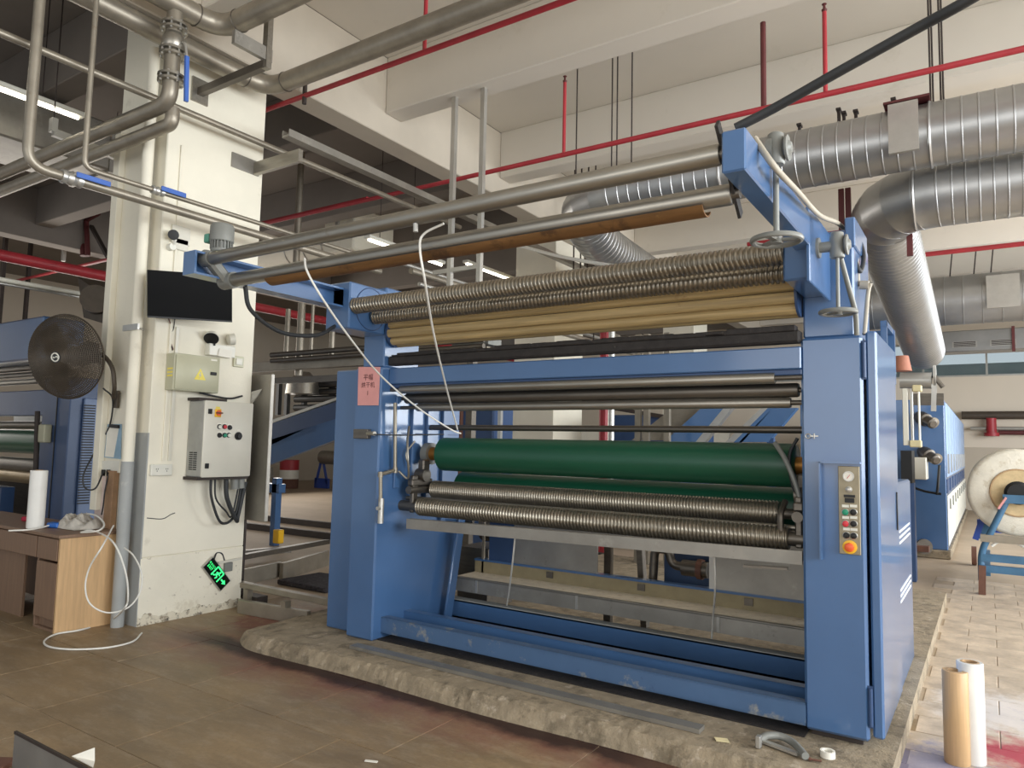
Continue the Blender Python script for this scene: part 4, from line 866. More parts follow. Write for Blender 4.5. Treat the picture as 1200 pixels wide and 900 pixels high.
tag(MB().tube(spl([SP(-.42, .42), face(254, 648), face(260, 649), face(263, 657)]), .007, 8).build('sign_cable', cable_m, None, 60), 'short curved cable from the exit sign to the junction box', 'cable')
# stainless plate and papers at the column edge
sm_ = thing('steel_cladding', 'tall shiny steel sheet standing behind the control box', 'sheet', (-5.75, 4.55, .4))
a, b = U(283, 440, y=4.40), U(313, 612, y=4.40)
MB().box(a.x, b.x - .04, 4.40, 4.44, b.z, a.z, .004).build('sheet', galv, sm_)
MB().box(a.x + .05, a.x + .09, 4.36, 4.40, b.z + .1, a.z - .5).build('sheet_post', greyp, sm_); MB().box(a.x, b.x - .04, 4.36, 4.48, 0, .1).build('sheet_foot', darkrod, sm_)
MB().box(a.x + .1, a.x + .16, 4.41, 4.43, .1, b.z).build('sheet_leg', darkrod, sm_)
tag(MB().prism([U(283, 475, y=4.38), U(295, 459, y=4.34), U(306, 456, y=4.36), U(302, 463, y=4.39), U(291, 478, y=4.39)], (0, .01, .002)).build('folded_papers', paper_m, None, 0), 'folded white papers wedged behind the control box top corner', 'paper')
# posts in front of the column
t = thing('white_standpipe', 'white standpipe with grey lower end running up the column front', 'pipe', (-6.05, 3.27, 0))
a, b = U(152, 560, y=3.27), U(177, 60, y=3.27); xs_ = U(140, 690, y=3.27).x
MB().tube([(xs_, 3.27, 1.32), (xs_, 3.27, 4.92)], .046, 18).build('pipe_run', colpaint, t, 60); MB().cyl((xs_, 3.27, 0), (xs_, 3.27, 1.34), .050, n=20).build('grey_coat', greycol, t)
p = U(160, 383, y=3.2); MB().box(xs_ - .10, xs_ + .13, 3.205, 3.222, p.z - .02, p.z + .03).build('pipe_clamp', alu, t); MB().ring((xs_, 3.27, p.z), Z_, .055, .008, 20, 5).build('pipe_clamp_band', alu, t)
tag(MB().box(-6.60, -6.50, 3.30, 3.355, .9, 4.3, .004).build('cable_trunking', colpaint, None), 'broad white trunking down the left edge of the column front', 'trunking')
# fan
f0 = U(78, 418, y=3.02); fan = thing('wall_fan', 'large dark wall fan on a curved arm left of the column', 'fan', U(135, 470, y=3.3))
ax = V((.40, -.90, -.16)).normalized(); R = .36
g = MB()
for k in range(26):
    rr = R * (k + 2.5) / 28; g.ring(f0 + ax * (.10 * (1 - (rr / R) ** 2) + .02), ax, rr, .0042, 40, 4)
g.ring(f0, ax, R, .008, 48, 6)
u_ = ax.orthogonal().normalized(); w_ = ax.cross(u_)
fr = g.build('guard_rim', fanm, fan); fr['kind'] = 'stuff'
g = MB()
for k in range(110):
    a = 2 * pi * k / 110; d = u_ * cos(a) + w_ * sin(a)
    g.tube([f0 + d * (R * f) + ax * (.10 * (1 - f * f) + .02) for f in (.12, .5, .85, 1)] , .0034, 4)
    g.tube([f0 + d * (R * f) - ax * (.07 * (1 - f * f)) for f in (.3, .7, .9)] + [f0 + d * R], .0022, 4)
gg = g.build('guard_wires', fanm, fan); gg['kind'] = 'stuff'
for k in range(3):
    a = 2 * pi * k / 3 + .5; pts = []
    for (r_, b_) in ((.06, -.2), (.2, -.5), (.31, -.42), (.33, .1), (.26, .35), (.08, .25)):
        d = u_ * cos(a + b_) + w_ * sin(a + b_); pts.append(f0 + d * r_ + ax * (.03 * b_ - .01))
    MB().prism(pts, ax * .006).build('fan_blade', fanm, fan, 0)
MB().lathe(f0 - ax * .24, ax, [(0, .05), (.02, .085), (.14, .09), (.15, .06), (.26, .05)], 20).build('fan_motor', fanm, fan)
q = f0 + ax * .125; MB().lathe(q - ax * .01, ax, [(0, .05), (.008, .048)], 20).build('hub_badge', cable_m, fan); MB().ring(q, ax, .034, .006, 22, 5).build('badge_ring', white_pl, fan)
MB().tube(spl([q + w_ * .020 - u_ * .012, q + w_ * .006 - u_ * .016, q - w_ * .004 + u_ * .010, q - w_ * .018 + u_ * .014]), .004, 5).build('badge_mark', white_pl, fan)
bk = U(136, 468, y=3.33)
MB().tube(spl([f0 - ax * .2, U(118, 415, y=3.22), U(131, 430, y=3.22), U(134, 452, y=3.24), U(133, 466, y=3.28)]), .018, 10).build('fan_arm', fanm, fan, 60)
MB().obox(bk, (.035, 0, 0), (0, .012, 0), (0, 0, .075), .004).build('wall_plate', fanm, fan)
tag(MB().tube(spl([U(121, 455, y=3.2), U(132, 468, y=3.3), U(128, 500, y=3.34), U(112, 528, y=3.34), U(98, 556, y=3.2), U(100, 572, y=3.2), U(112, 572, y=3.2), U(121, 553, y=3.3)]), .007, 8).build('fan_cable', cable_m, None, 60), 'black cable hanging from the wall fan to the sockets behind the desk', 'cable')
# second fan, seen edge-on behind the first
f2 = thing('wall_fan', 'second dark fan with a triangular shroud behind the column edge', 'fan', U(118, 345, y=4.2))
MB().prism([U(91, 325, y=4.2), U(118, 343, y=4.2), U(124, 380, y=4.2), U(98, 372, y=4.2)], (0, .35, 0)).build('fan_shroud', fanm, f2, 0)
MB().cyl(U(112, 350, y=4.1), U(122, 362, y=4.6), .16, n=18).build('fan_motor', fanm, f2)
# clipboards and socket strip
cl = thing('clipboard', 'blue clipboard holding a white paper sheet on the column front', 'clipboard', U(132, 510, y=3.34))
MB().prism([U(126, 497, y=3.345), U(142, 497, y=3.345), U(141, 538, y=3.345), U(122, 536, y=3.345)], (0, .006, 0)).build('board', mat('pale_blue_board', (140, 170, 190), .5), cl, 0)
MB().prism([U(126, 500, y=3.343), U(139, 502, y=3.343), U(133, 536, y=3.343), U(123, 535, y=3.343)], (0, .002, 0)).build('paper_sheet', paper_m, cl, 0)
MB().bar(U(129, 499, y=3.335), U(139, 500, y=3.335), .02, .03).build('clip', black, cl)
ss = thing('socket_strip', 'white socket strip with two black plugs below the clipboard', 'socket', U(125, 548, y=3.34))
MB().prism([U(120, 540, y=3.33), U(140, 540, y=3.33), U(139, 554, y=3.33), U(114, 553, y=3.33)], (0, .03, 0)).build('strip_body', white_pl, ss, 0)
for u in (121, 127): MB().bar(U(u, 552, y=3.32), U(u, 556, y=3.30), .03, .03).build('plug', black, ss)
tag(MB().tube(spl([U(127, 556, y=3.30), U(123, 575, y=3.28), U(121, 592, y=3.25), U(119, 603, y=3.2)]), .006, 7).build('plug_cable', cable_m, None, 60), 'black cable dropping from the socket strip onto the desk', 'cable')
tag(MB().prism([U(113, 558, y=3.345), U(127, 558, y=3.345), U(125, 610, y=3.345), U(110, 610, y=3.345)], (0, .004, 0)).build('wall_notice', mat('pink_white_notice', (214, 196, 190), .7, 0, .05, 4, stain=[((204, 110, 110), .55, 4, .8)]), None, 0), 'pink and white notice sheet on the column behind the desk', 'paper')
tag(MB().box(-6.36, -6.24, 3.30, 3.35, .75, 1.25, .004).build('wood_batten', mat('raw_batten', (150, 118, 88), .7, 0, .2, 9), None), 'rough wooden batten upright between the notice sheet and the grey post', 'batten')
# desk
dk = thing('desk', 'light wood desk with dark drawer fronts left of the column', 'desk', (-6.9, 3.15, 0))
MB().box(-8.4, -6.085, 2.83, 3.345, .735, .762, .004).build('desk_top', desk_d, dk)
MB().box(-6.125, -6.097, 2.85, 3.34, 0, .735, .003).build('side_panel', desk_m, dk)
MB().box(-6.50, -6.475, 2.87, 3.30, 0, .735, .003).build('side_panel', desk_d, dk); MB().box(-8.2, -8.17, 2.87, 3.30, 0, .735).build('side_panel', desk_d, dk)
MB().box(-6.12, -6.475, 2.87, 3.30, .0, .02).box(-6.12, -6.475, 2.90, 2.92, 0, .09).build('plinth_board', desk_d, dk)
MB().box(-8.2, -6.12, 3.30, 3.32, .05, .735).build('back_panel', desk_d, dk)
MB().box(-6.465, -6.135, 2.845, 2.865, .555, .725, .003).build('drawer_front', desk_d, dk); MB().box(-6.465, -6.135, 2.85, 2.87, .10, .535, .003).build('cupboard_door', desk_d, dk)
MB().box(-7.35, -6.485, 2.845, 2.865, .555, .725, .003).build('drawer_front', desk_d, dk); MB().box(-8.17, -7.36, 2.845, 2.865, .555, .725, .003).build('drawer_front', desk_d, dk)
MB().box(-7.6, -6.9, 2.95, 2.97, .0, .55).build('modesty_panel', desk_d, dk)
fr = thing('film_roll', 'white wrapped film roll standing upright on the desk', 'roll', U(41, 619, z=.762))
q = V(WLOC[fr.name]); hgt = U(45, 551, y=q.y).z - .762
MB().lathe(q, Z_, [(0, .062), (.005, .066), (hgt - .005, .066), (hgt, .062)], 26).build('film_wrap', film_m, fr); MB().lathe(q + V((0, 0, hgt)), Z_, [(0, .03), (.003, .03)], 16).build('core_end', tube_m, fr)
m = MB(); rn = random.Random(5); N = 26
vs = []; fs = []
c = U(92, 618, z=.762)
for i in range(N):
    for j in range(N):
        a, b = i / (N - 1) * 2 - 1, j / (N - 1) * 2 - 1; e_ = max(0, 1 - (a * a + b * b)) ** .5
        vs.append((c.x + a * .24, c.y + b * .15, .7625 + e_ * (.085 + .03 * sin(9 * a + 4 * b) + .018 * rn.uniform(-1, 1)) + .004))
fs = [(i * N + j, (i + 1) * N + j, (i + 1) * N + j + 1, i * N + j + 1) for i in range(N - 1) for j in range(N - 1)]
tag(MB().add(vs, fs).build('rag_bundle', rag_m, None, 60), 'crumpled grey white rag bundle on the desk', 'rag')
q = U(64, 618, z=.765); tag(MB().obox(q + V((0, 0, .02)), (.055, .02, 0), (-.02, .035, 0), (0, 0, .022), .01).build('blue_box', mat('blue_box_plastic', (36, 98, 180), .4), None), 'small bright blue box on the desk edge in front of the rag bundle', 'box')
q = U(15, 612, z=.765); tag(MB().obox(q + V((0, .12, .02)), (.05, .01, 0), (0, .03, 0), (0, 0, .02), .01).build('red_tool', mat('crimson_cloth', (176, 34, 62), .6), None), 'small crimson cloth lump on the desk left of the film roll', 'cloth')
pts = [U(10, 622, z=.77), U(40, 620, z=.77), U(70, 612, z=.80), U(95, 603, z=.86), U(112, 604, z=.88), U(122, 614, z=.84), U(115, 622, z=.80), U(95, 624, z=.775), U(110, 622, z=.775), U(133, 636, y=3.0), U(147, 670, y=3.05), U(150, 700, y=3.0), U(145, 714, y=2.95), U(128, 728, z=.01), U(95, 738, z=.01), U(66, 743, z=.01), U(52, 751, z=.01), U(58, 758, z=.01), U(85, 761, z=.01), U(125, 759, z=.01), U(155, 752, z=.01), U(166, 742, z=.01)]
tag(MB().tube(spl(pts, 7), .007, 8).build('white_hose', cord_m, None, 60), 'long white hose curling from the desk top onto the floor', 'hose')
pts = [U(133, 616, y=3.1), U(120, 640, y=2.82), U(105, 665, y=2.80), U(100, 688, y=2.80), U(106, 708, y=2.82), U(126, 718, y=2.9), U(150, 712, y=3.0), U(164, 694, y=3.1), U(166, 672, y=3.15), U(157, 652, y=3.15), U(146, 642, y=3.15)]
tag(MB().tube(spl(pts, 7), .006, 8).build('white_hose', cord_m, None, 60), 'white hose hanging in a loop against the desk side panel', 'hose')
# ------------------------------------------------------------------ machine in the left bay
lm = thing('drying_machine', 'second blue machine far left behind the desk', 'machine', (-10, 4.6, 0))
x1, x0 = U(80, 500, y=4.3).x, U(48, 500, y=4.3).x
MB().box(x0, x1, 4.3, 5.5, 0, 2.25, .012).build('cabinet', blue_dk, lm); MB().box(x1 - .32, x1 - .30, 4.292, 4.3, .1, 2.2).build('panel_seam', cable_m, lm)
vp = MB().box(x1, x1 + .05, 4.45, 5.4, .2, 2.0, .01).build('vent_panel', mat('pale_blue_grey_paint', (112, 132, 168), .45), lm)
yv = U(109, 520, x=x1 + .05).y
for k in range(38): MB().box(x1 + .05, x1 + .054, yv - .14, yv, .72 + k * .032, .736 + k * .032).build('louvre_slot', black, vp)
MB().box(-14, x0, 4.32, 4.5, U(20, 487, y=4.3).z, U(20, 458, y=4.3).z, .01).build('cross_beam', blue_dk, lm)
MB().box(-14, x0 + .3, 4.1, 4.6, U(20, 425, y=4.2).z, U(20, 378, y=4.2).z, .02).build('top_beam', blue, lm)
for i, (v, r, mm) in enumerate(((402, .06, wood_sl), (412, .05, wood_sl), (432, .05, steel_dk), (440, .035, steel_dk), (448, .04, steel), (498, .05, steel_dk))):
    z = U(20, v, y=4.45).z; MB().cyl((-14, 4.45, z), (x0 + .05, 4.45, z), r, n=14).build('guide_roller', mm, lm, 40)
z = U(20, 517, y=4.5).z; MB().cyl((-14, 4.5, z), (x0, 4.5, z), .16, n=28).build('green_roller', rubber_g, lm, 40)
z = U(20, 545, y=4.4).z; MB().cyl((-14, 4.4, z), (x0, 4.4, z), .10, n=24).build('press_roller', steel_dk, lm, 40)
z = U(20, 558, y=4.35).z; MB().cyl((-14, 4.35, z), (x0, 4.35, z), .08, n=20).build('press_roller', mat('bronze_roller', (150, 130, 96), .4, .7), lm, 40)
MB().box(-14, x0, 4.7, 4.72, .3, 1.0).build('rear_panel', steel_dk, lm); MB().box(-14, U(10, 600, y=4.2).x, 4.1, 4.25, 0, U(5, 570, y=4.2).z).build('side_box', blue_dk, lm)
p = U(52, 508, y=4.24); MB().box(p.x - .08, p.x + .08, 4.2, 4.29, p.z - .11, p.z + .11, .01).build('switch_box', olive, lm)
MB().cyl(U(44, 482, y=4.2), U(42, 552, y=4.2), .03, n=10).build('level_pipe', darkrod, lm)
MB().box(U(16, 490, y=5).x, U(52, 490, y=5).x, 5.0, 5.02, U(20, 496, y=5).z, U(20, 485, y=5).z).build('white_panel', white_pl, lm)
# ------------------------------------------------------------------ bay between column and machine
cv = thing('inclined_conveyor', 'blue inclined conveyor seen between the column and the machine frame', 'conveyor', (-7, 8, .4))
y = 7.0; a, b, c, d = U(300, 482, y=y), U(400, 462, y=y), U(400, 497, y=y), U(300, 545, y=y)
a = U(296, 498, y=y); MB().prism([U(296, 500, y=y), U(402, 463, y=y), U(402, 466, y=y), U(296, 504, y=y)], (0, .1, 0)).build('belt_edge', white_pl, cv, 0)
MB().prism([U(296, 504, y=y), U(402, 468, y=y), U(402, 494, y=y), U(296, 532, y=y)], (0, .9, 0)).build('conveyor_body', blue_dk, cv, 0)
MB().prism([U(290, 524, y=y), U(402, 488, y=y), U(402, 512, y=y), U(312, 546, y=y), U(290, 548, y=y)], (0, .06, 0)).build('side_plate', blue, cv, 0)
p = U(318, 638, y=y); MB().box(p.x - .05, p.x + .05, y, y + .1, 0, U(318, 560, y=y).z).build('leg', blue, cv); MB().box(U(290, 568, y=y).x, U(327, 568, y=y).x, y, y + .12, U(305, 576, y=y).z, U(305, 566, y=y).z).build('leg_rail', blue, cv)
MB().cyl(U(312, 548, y=y - .05), U(312, 560, y=y - .05), .10, n=16).build('drive_motor', steel_dk, cv)
MB().box(U(326, 630, y=y).x, U(333, 630, y=y).x, y - .1, y, .06, U(328, 620, y=y).z, .01).build('yellow_stop', yellow_b, cv)
ba = thing('oil_barrel', 'red and white banded barrel on the far floor behind the conveyor', 'barrel', U(338, 572, z=0))
q = V(WLOC[ba.name]); 
for z0_, z1_, mm in ((0, .30, brown_w), (.30, .58, white_pl), (.58, .9, redp)): MB().lathe(q + V((0, 0, z0_)), Z_, [(0, .30), (z1_ - z0_, .30)], 22).build('barrel_band', mm, ba)
rk = thing('roll_rack', 'bright blue A-shaped rack carrying a silver roll behind the machine frame', 'rack', U(377, 572, z=0))
q = V(WLOC[rk.name]); k_ = q.y
MB().bar(q + V((-.28, 0, .15)), q + V((-.05, 0, 1.0)), .06, .06).bar(q + V((.25, 0, .15)), q + V((-.02, 0, 1.0)), .06, .06).box(q.x - .33, q.x + .33, k_ - .03, k_ + .03, .0, .32).build('rack_frame', cartblue, rk)
MB().cyl(q + V((-.02, 0, 1.0)), q + V((1.4, 0, 1.0)), .22, n=22).build('silver_roll', galv, rk)
tag(MB().box(-12, -4.2, 14.0, 14.1, 0, 2.0).build('low_wall', white_pl, None), 'low white wall far behind the blue rack', 'wall')
# dark plant behind
dp = thing('dark_plant', 'dark rail and pipe plant above the conveyor in the left bay', 'plant', (-9, 10, 1.2))
for v in (452, 460, 468, 478): z = U(345, v, y=10).z; MB().cyl((-12, 10, z), (-6.5, 10, z), .07, n=10).build('plant_rail', black, dp)
for u in (322, 332, 352, 384): x = U(u, 470, y=10).x; MB().bar((x, 10.1, U(u, 486, y=10).z), (x, 10.1, U(u, 446, y=10).z), .09, .09).build('plant_post', black, dp)
MB().lathe(U(355, 462, y=9.8), Z_, [(0, .35), (.25, .32), (.45, .12)], 22).build('plant_hood', steel, dp)
# floor channel and steel rails beside the plinth
rl = thing('steel_skid', 'rusty grey steel channel skid on the floor between column and plinth', 'frame', (-5.5, 5.6, 0))
def fl(a, b, w_, h_, z, m, nm='skid_rail'):
    p, q = U(*a, z=z), U(*b, z=z); return MB().bar((p.x, p.y, z - h_ / 2), (q.x, q.y, z - h_ / 2), w_, h_, bev=.004).build(nm, m, rl)
fl((281, 668), (330, 658), .05, .16, .20, pipe_m); fl((330, 660), (384, 645), .05, .18, .20, pipe_m)
fl((281, 681), (388, 702), .07, .05, .22, pipe_m); fl((281, 702), (362, 716), .05, .12, .12, pipe_m)
fl((282, 650), (384, 632), .09, .06, .16, steel_dk); fl((282, 645), (340, 640), .10, .08, .14, steel_dk)
for u, v in ((291, 690), (335, 704)): p = U(u, v, z=.17); MB().bar((p.x, p.y, 0), (p.x, p.y, .17), .06, .06).build('skid_post', pipe_m, rl)
gb = U(370, 690, z=.0); tag(MB().box(gb.x - .5, gb.x + .25, gb.y - .1, gb.y + .5, 0, .05, .01).build('gravel_tray', mat('dark_grit', (56, 52, 56), .9, 0, .5, 30, stain=[((170, 166, 170), .62, 40, .9)], bump=1, bscale=60), None), 'shallow tray of dark grit between the skid rails', 'tray')
tag(MB().box(-12, -4.4, 8.0, 8.08, 0, .10).build('floor_rail', darkrod, None), 'low dark rail across the far floor, the nearer one', 'rail'); tag(MB().box(-12, -4.4, 9.0, 9.08, 0, .10).build('floor_rail', darkrod, None), 'low dark rail across the far floor, the farther one', 'rail')
# ------------------------------------------------------------------ behind the rollers
ob = thing('delivery_conveyor', 'blue sloping conveyor seen between the bars, the left one', 'conveyor', U(830, 500, y=9))
def slope(root, pts, y, m, nm):
    return MB().prism([U(*p, y=y) for p in pts], (0, .12, 0)).build(nm, m, root, 0)
slope(ob, [(788, 478), (822, 478), (780, 516), (740, 516)], 9.1, pipe_m, 'side_rail'); slope(ob, [(822, 478), (848, 478), (815, 518), (778, 518)], 9.0, blue, 'conveyor_bed'); slope(ob, [(848, 478), (858, 478), (826, 518), (815, 518)], 9.0, alu, 'side_rail')
ob2 = thing('delivery_conveyor', 'blue sloping conveyor seen between the bars, the right one', 'conveyor', U(900, 500, y=9))
slope(ob2, [(892, 478), (900, 478), (860, 518), (850, 518)], 9.0, alu, 'side_rail'); slope(ob2, [(900, 478), (906, 478), (870, 518), (860, 518)], 9.0, blue, 'side_rail'); slope(ob2, [(906, 478), (934, 478), (900, 518), (866, 518)], 9.0, blue, 'conveyor_bed')
for o_, xs in ((ob, (-2.6, -2.2)), (ob2, (-1.7, -1.3))):
    for x in xs: MB().bar((x, 9.05, 0), (x, 9.05, U(800, 512, y=9).z), .08, .08).build('leg', blue_dk, o_)
tag(MB().cyl((U(707, 500, y=9.6).x, 9.6, 0), (U(707, 500, y=9.6).x, 9.6, 4.9), .065, n=16).build('standpipe', redp, None), 'upright red pipe seen behind the rollers', 'pipe')
tag(MB().cyl((U(716, 500, y=9.5).x, 9.5, 0), (U(716, 500, y=9.5).x, 9.5, 4.0), .05, n=16).build('standpipe', alu, None), 'upright silver pipe right beside the red pipe behind the rollers', 'pipe')
for u, lab in ((748, 'left'), (758, 'middle'), (782, 'right')):
    x = U(u, 500, y=8.6).x; tag(MB().bar((x, 8.6, 0), (x, 8.6, 3.0), .07, .07).build('steel_post', pipe_m, None), 'square steel post behind the rollers right of the red pipe, %s of three' % lab, 'post')
rm_ = thing('rear_dryer', 'dark blue dryer body standing behind the left part of the rollers', 'machine', (-4.6, 8.2, 0))
MB().box(U(505, 500, y=8).x, U(578, 500, y=8).x, 8.0, 8.5, 0, U(550, 455, y=8).z, .02).build('dryer_body', blue_dk, rm_)
MB().box(U(506, 500, y=7.95).x, U(540, 500, y=7.95).x, 7.94, 8.0, .6, U(550, 470, y=8).z - .1).build('open_hatch', brown_w, rm_); MB().bar((U(586, 500, y=7.95).x, 7.95, 0), (U(586, 500, y=7.95).x, 7.95, 2.3), .05, .05).build('corner_post', alu, rm_)
bx = thing('rear_dryer', 'low blue dryer body behind the rollers right of the red pipe', 'machine', (-2.8, 10.5, 0))
MB().box(U(718, 500, y=10.5).x, U(800, 500, y=10.5).x, 10.5, 12, 0, U(760, 486, y=10.5).z, .02).build('dryer_body', blue_dk, bx); MB().bar((U(715, 480, y=10.45).x, 10.45, U(715, 478, y=10.5).z), (U(800, 480, y=10.45).x, 10.45, U(800, 492, y=10.5).z), .06, .06).build('sloping_pipe', darkrod, bx)
# ------------------------------------------------------------------ far blue dryer on the right
fd = thing('dryer_line', 'long blue panelled dryer standing beyond the right cabinet', 'machine', (-1.6, 16.5, 0))
MB().box(-2.6, -.54, 12.64, 22.5, .12, 2.37, .01).build('dryer_body', blue, fd); MB().box(-2.6, -.50, 12.55, 22.6, 0, .12, .01).build('dryer_plinth', conc, fd)
lite = mat('pale_blue_panel', (150, 174, 206), .4)
for k in range(9):
    y = 12.72 + 1.08 * k; p = MB().box(-.54, -.525, y, y + 1.02, 1.20, 2.33, .006).build('side_panel', lite, fd); MB().box(-.525, -.50, y + .1, y + .13, 1.25, 1.55).build('panel_handle', alu, p)
    p = MB().box(-.54, -.525, y, y + 1.02, .18, .92, .006).build('side_panel', white_pl, fd); MB().box(-.525, -.505, y + .46, y + .5, .7, .86).build('panel_handle', greyp, p)
    MB().box(-.54, -.53, y, y + .5, .96, 1.16).build('vent_hatch', blue_dk, fd)
for (u, v, s_) in ((1093, 493, .16), (1097, 535, .15)):
    p = U(u, v, y=12.5); mo = MB().lathe(p + V((-.2, .12, .08)), (.55, -.7, -.35), [(0, .07), (.08, .10), (.20, .10), (.22, .075), (.36, .075), (.38, .05)], 18).build('gear_motor', steel_dk, fd); MB().lathe(p + V((.0, -.08, -.03)), (.55, -.7, -.35), [(0, .085), (.03, .085), (.035, .04)], 18).build('motor_cap', pipe_m, mo)
MB().tube(spl([U(1101, 545, y=12.4), U(1099, 570, y=12.4), U(1098, 580, y=12.4)]), .02, 6).build('hanging_cable', black, fd, 60); MB().tube(spl([U(1072, 572, y=12.4), U(1085, 576, y=12.4), U(1103, 579, y=12.4)]), .018, 6).build('tie_rod', black, fd, 60)
MB().box(U(1070, 560, y=12.2).x, U(1086, 560, y=12.2).x, 12.2, 12.6, U(1078, 562, y=12.2).z, U(1078, 536, y=12.2).z, .01).build('junction_box', beige, fd)
p = U(1082, 640, y=12.4); MB().cyl(p + V((-.3, 0, 0)), p, .06, n=14).cyl(p, p + V((.02, -.06, 0)), .11, n=18).build('floor_motor', steel_dk, fd)
MB().box(U(1060, 656, y=12.4).x, U(1090, 656, y=12.4).x, 12.2, 12.6, .12, .2).build('motor_base', brown_w, fd)
# frame with rollers in front of the far dryer
ff = thing('feed_frame', 'white and blue feed frame with silver roller in front of the far dryer', 'frame', U(1075, 560, y=10))
y = 10.0
for (u0, v0, u1, v1, mm, nm) in ((1057, 455, 1065, 522, beige, 'frame_panel'), (1066, 455, 1071, 522, alu, 'frame_post'), (1075, 455, 1079, 522, white_pl, 'frame_post')):
    a, b = U(u0, v0, y=y), U(u1, v1, y=y); MB().box(a.x, b.x, y, y + .08, b.z, a.z, .005).build(nm, mm, ff)
cream_ = mat('cream_plastic', (206, 194, 152), .5)
a, b = U(1066, 524, y=y), U(1080, 516, y=y); MB().box(a.x, b.x, y - .02, y + .1, a.z, b.z, .01).build('yellow_foot', cream_, ff); a, b = U(1069, 459, y=y), U(1080, 451, y=y); MB().box(a.x, b.x, y - .02, y + .1, a.z, b.z, .01).build('yellow_head', cream_, ff)
MB().box(U(1056, 560, y=y).x, U(1069, 560, y=y).x, y, y + .4, U(1060, 566, y=y).z, U(1060, 528, y=y).z).build('dark_box', black, ff); MB().box(U(1052, 560, y=y).x, U(1070, 560, y=y).x, y + .1, y + .3, 0, U(1060, 566, y=y).z).build('frame_base', blue_dk, ff)
p = U(1055, 446, y=11.2); p2 = U(1092, 446, y=11.2); MB().cyl(p, p2, .11, n=20).build('silver_roller', alu, ff); a = U(1094, 440, y=11.2); MB().cyl(a, a + V((.03, 0, 0)), .14, n=24).build('roller_wheel', alu, ff); MB().cyl(a, U(1105, 454, y=11.2), .03, n=10).build('roller_axle', steel_dk, ff)
MB().bar(U(1095, 450, y=11.2), U(1094, 482, y=11.2), .06, .06).build('frame_stay', alu, ff); MB().bar(U(1068, 468, y=11.2), U(1106, 468, y=11.2), .05, .16).build('frame_beam', steel_dk, ff)
MB().lathe(U(1057, 435, y=11.8), Z_, [(0, .13), (.22, .09)], 16).build('orange_funnel', mat('orange_shade', (176, 116, 92), .6), ff)
# far wall pipes
wp = thing('wall_pipe', 'long dark brown pipe along the far wall below the windows', 'pipe', (2, 23.8, 2.4))
za, zb = U(1150, 483, y=23.7).z, U(1150, 490, y=23.7).z; MB().cyl((-.6, 23.8, (za + zb) / 2), (8, 23.8, (za + zb) / 2), .11, n=14).build('pipe_run', mat('brown_lagging', (74, 64, 54), .6), wp)
rv = thing('riser_pipe', 'thick red riser with flange on the far wall below the brown pipe', 'pipe', U(1162, 510, y=23.6))
p = U(1162, 505, y=23.6); MB().cyl((p.x, 23.7, U(1162, 510, y=23.6).z), (p.x, 23.7, zb), .12, n=18).build('pipe_run', redp, rv); MB().cyl((p.x, 23.7, U(1162, 511, y=23.6).z), (p.x, 23.7, U(1162, 507, y=23.6).z), .18, n=18).build('pipe_flange', redp, rv)
z = U(1150, 502, y=23.6).z; tag(MB().cyl((-.4, 23.75, z), (6, 23.75, z), .05, n=10).build('wall_conduit', alu, None), 'thin silver conduit on the far wall crossing the red riser', 'pipe')
z = U(1190, 507, y=23.6).z; tag(MB().cyl((U(1170, 507, y=23.6).x, 23.72, z), (6, 23.72, z), .06, n=10).build('wall_conduit', redp_d, None), 'dark red pipe on the far wall right of the red riser', 'pipe')
# ------------------------------------------------------------------ fabric roll on its cart
ct = thing('roll_cart', 'blue and teal A-frame cart under the big pale fabric roll', 'cart', U(1165, 690, z=0))
y0 = 9.75; F_ = lambda u, v, y=y0: U(u, v, y=y)
core = F_(1193, 578, 9.80); foot = F_(1151, 696)
MB().bar((foot.x, y0, .0), (foot.x + .01, y0, .32), .09, .07).build('leg_foot', brown_w, ct)
MB().tube(fil([(foot.x, y0, .15), (foot.x, y0, .46), F_(1179, 588)], .12), .034, 8).build('a_frame_leg', teal, ct, 60)
MB().bar(F_(1170, 596, 9.69) + V((0, 0, 0)), F_(1179, 583, 9.69), .13, .02).build('pink_tag', pink_m, ct)
MB().box(F_(1175, 584).x, F_(1215, 584).x, y0 - .06, y0 + .06, F_(1190, 590).z, F_(1190, 580).z).build('bearing_cradle', teal, ct)
for v, mm in ((655, teal), (668, teal), (632, pipe_m)): z = F_(1175, v).z; MB().bar((foot.x, y0, z), (foot.x + 1.4, y0, z), .07, .08).build('base_rail', mm, ct)
MB().bar((foot.x + .05, y0, .25), (foot.x + .05, 11.6, .25), .07, .09).bar((foot.x + 1.3, y0, .25), (foot.x + 1.3, 11.6, .25), .07, .09).build('side_rail', teal, ct)
yb = 11.6
for v in (613, 622): z = U(1175, v, y=yb).z; MB().bar((U(1145, v, y=yb).x, yb, z), (U(1145, v, y=yb).x + 1.6, yb, z), .06, .06).build('base_rail', cartblue, ct)
MB().bar(U(1143, 632, y=yb), U(1158, 588, y=yb), .09, .07).build('a_frame_leg', cartblue, ct); MB().bar(U(1150, 632, y=yb), U(1163, 600, y=yb), .07, .07).build('a_frame_leg', teal, ct)
p = U(1140, 662, z=0); 
for (x, y) in ((p.x + .02, p.y), (foot.x + 1.2, 11.3), (foot.x + .86, y0)): MB().cyl((x - .03, y, .13), (x + .03, y, .13), .13, n=20).build('wheel', brown_w, ct)
tag(MB().tube(spl([F_(1162, 640), F_(1175, 632), F_(1190, 636), F_(1203, 642)]), .015, 7).build('loose_rope', cord_m, None, 60), 'white rope lying along the cart rails under the fabric roll', 'rope')
ro = thing('fabric_roll', 'big roll of pale fabric on the blue cart at the right edge', 'roll', core - V((0, 0, .55)))
rn = random.Random(9); prof = []
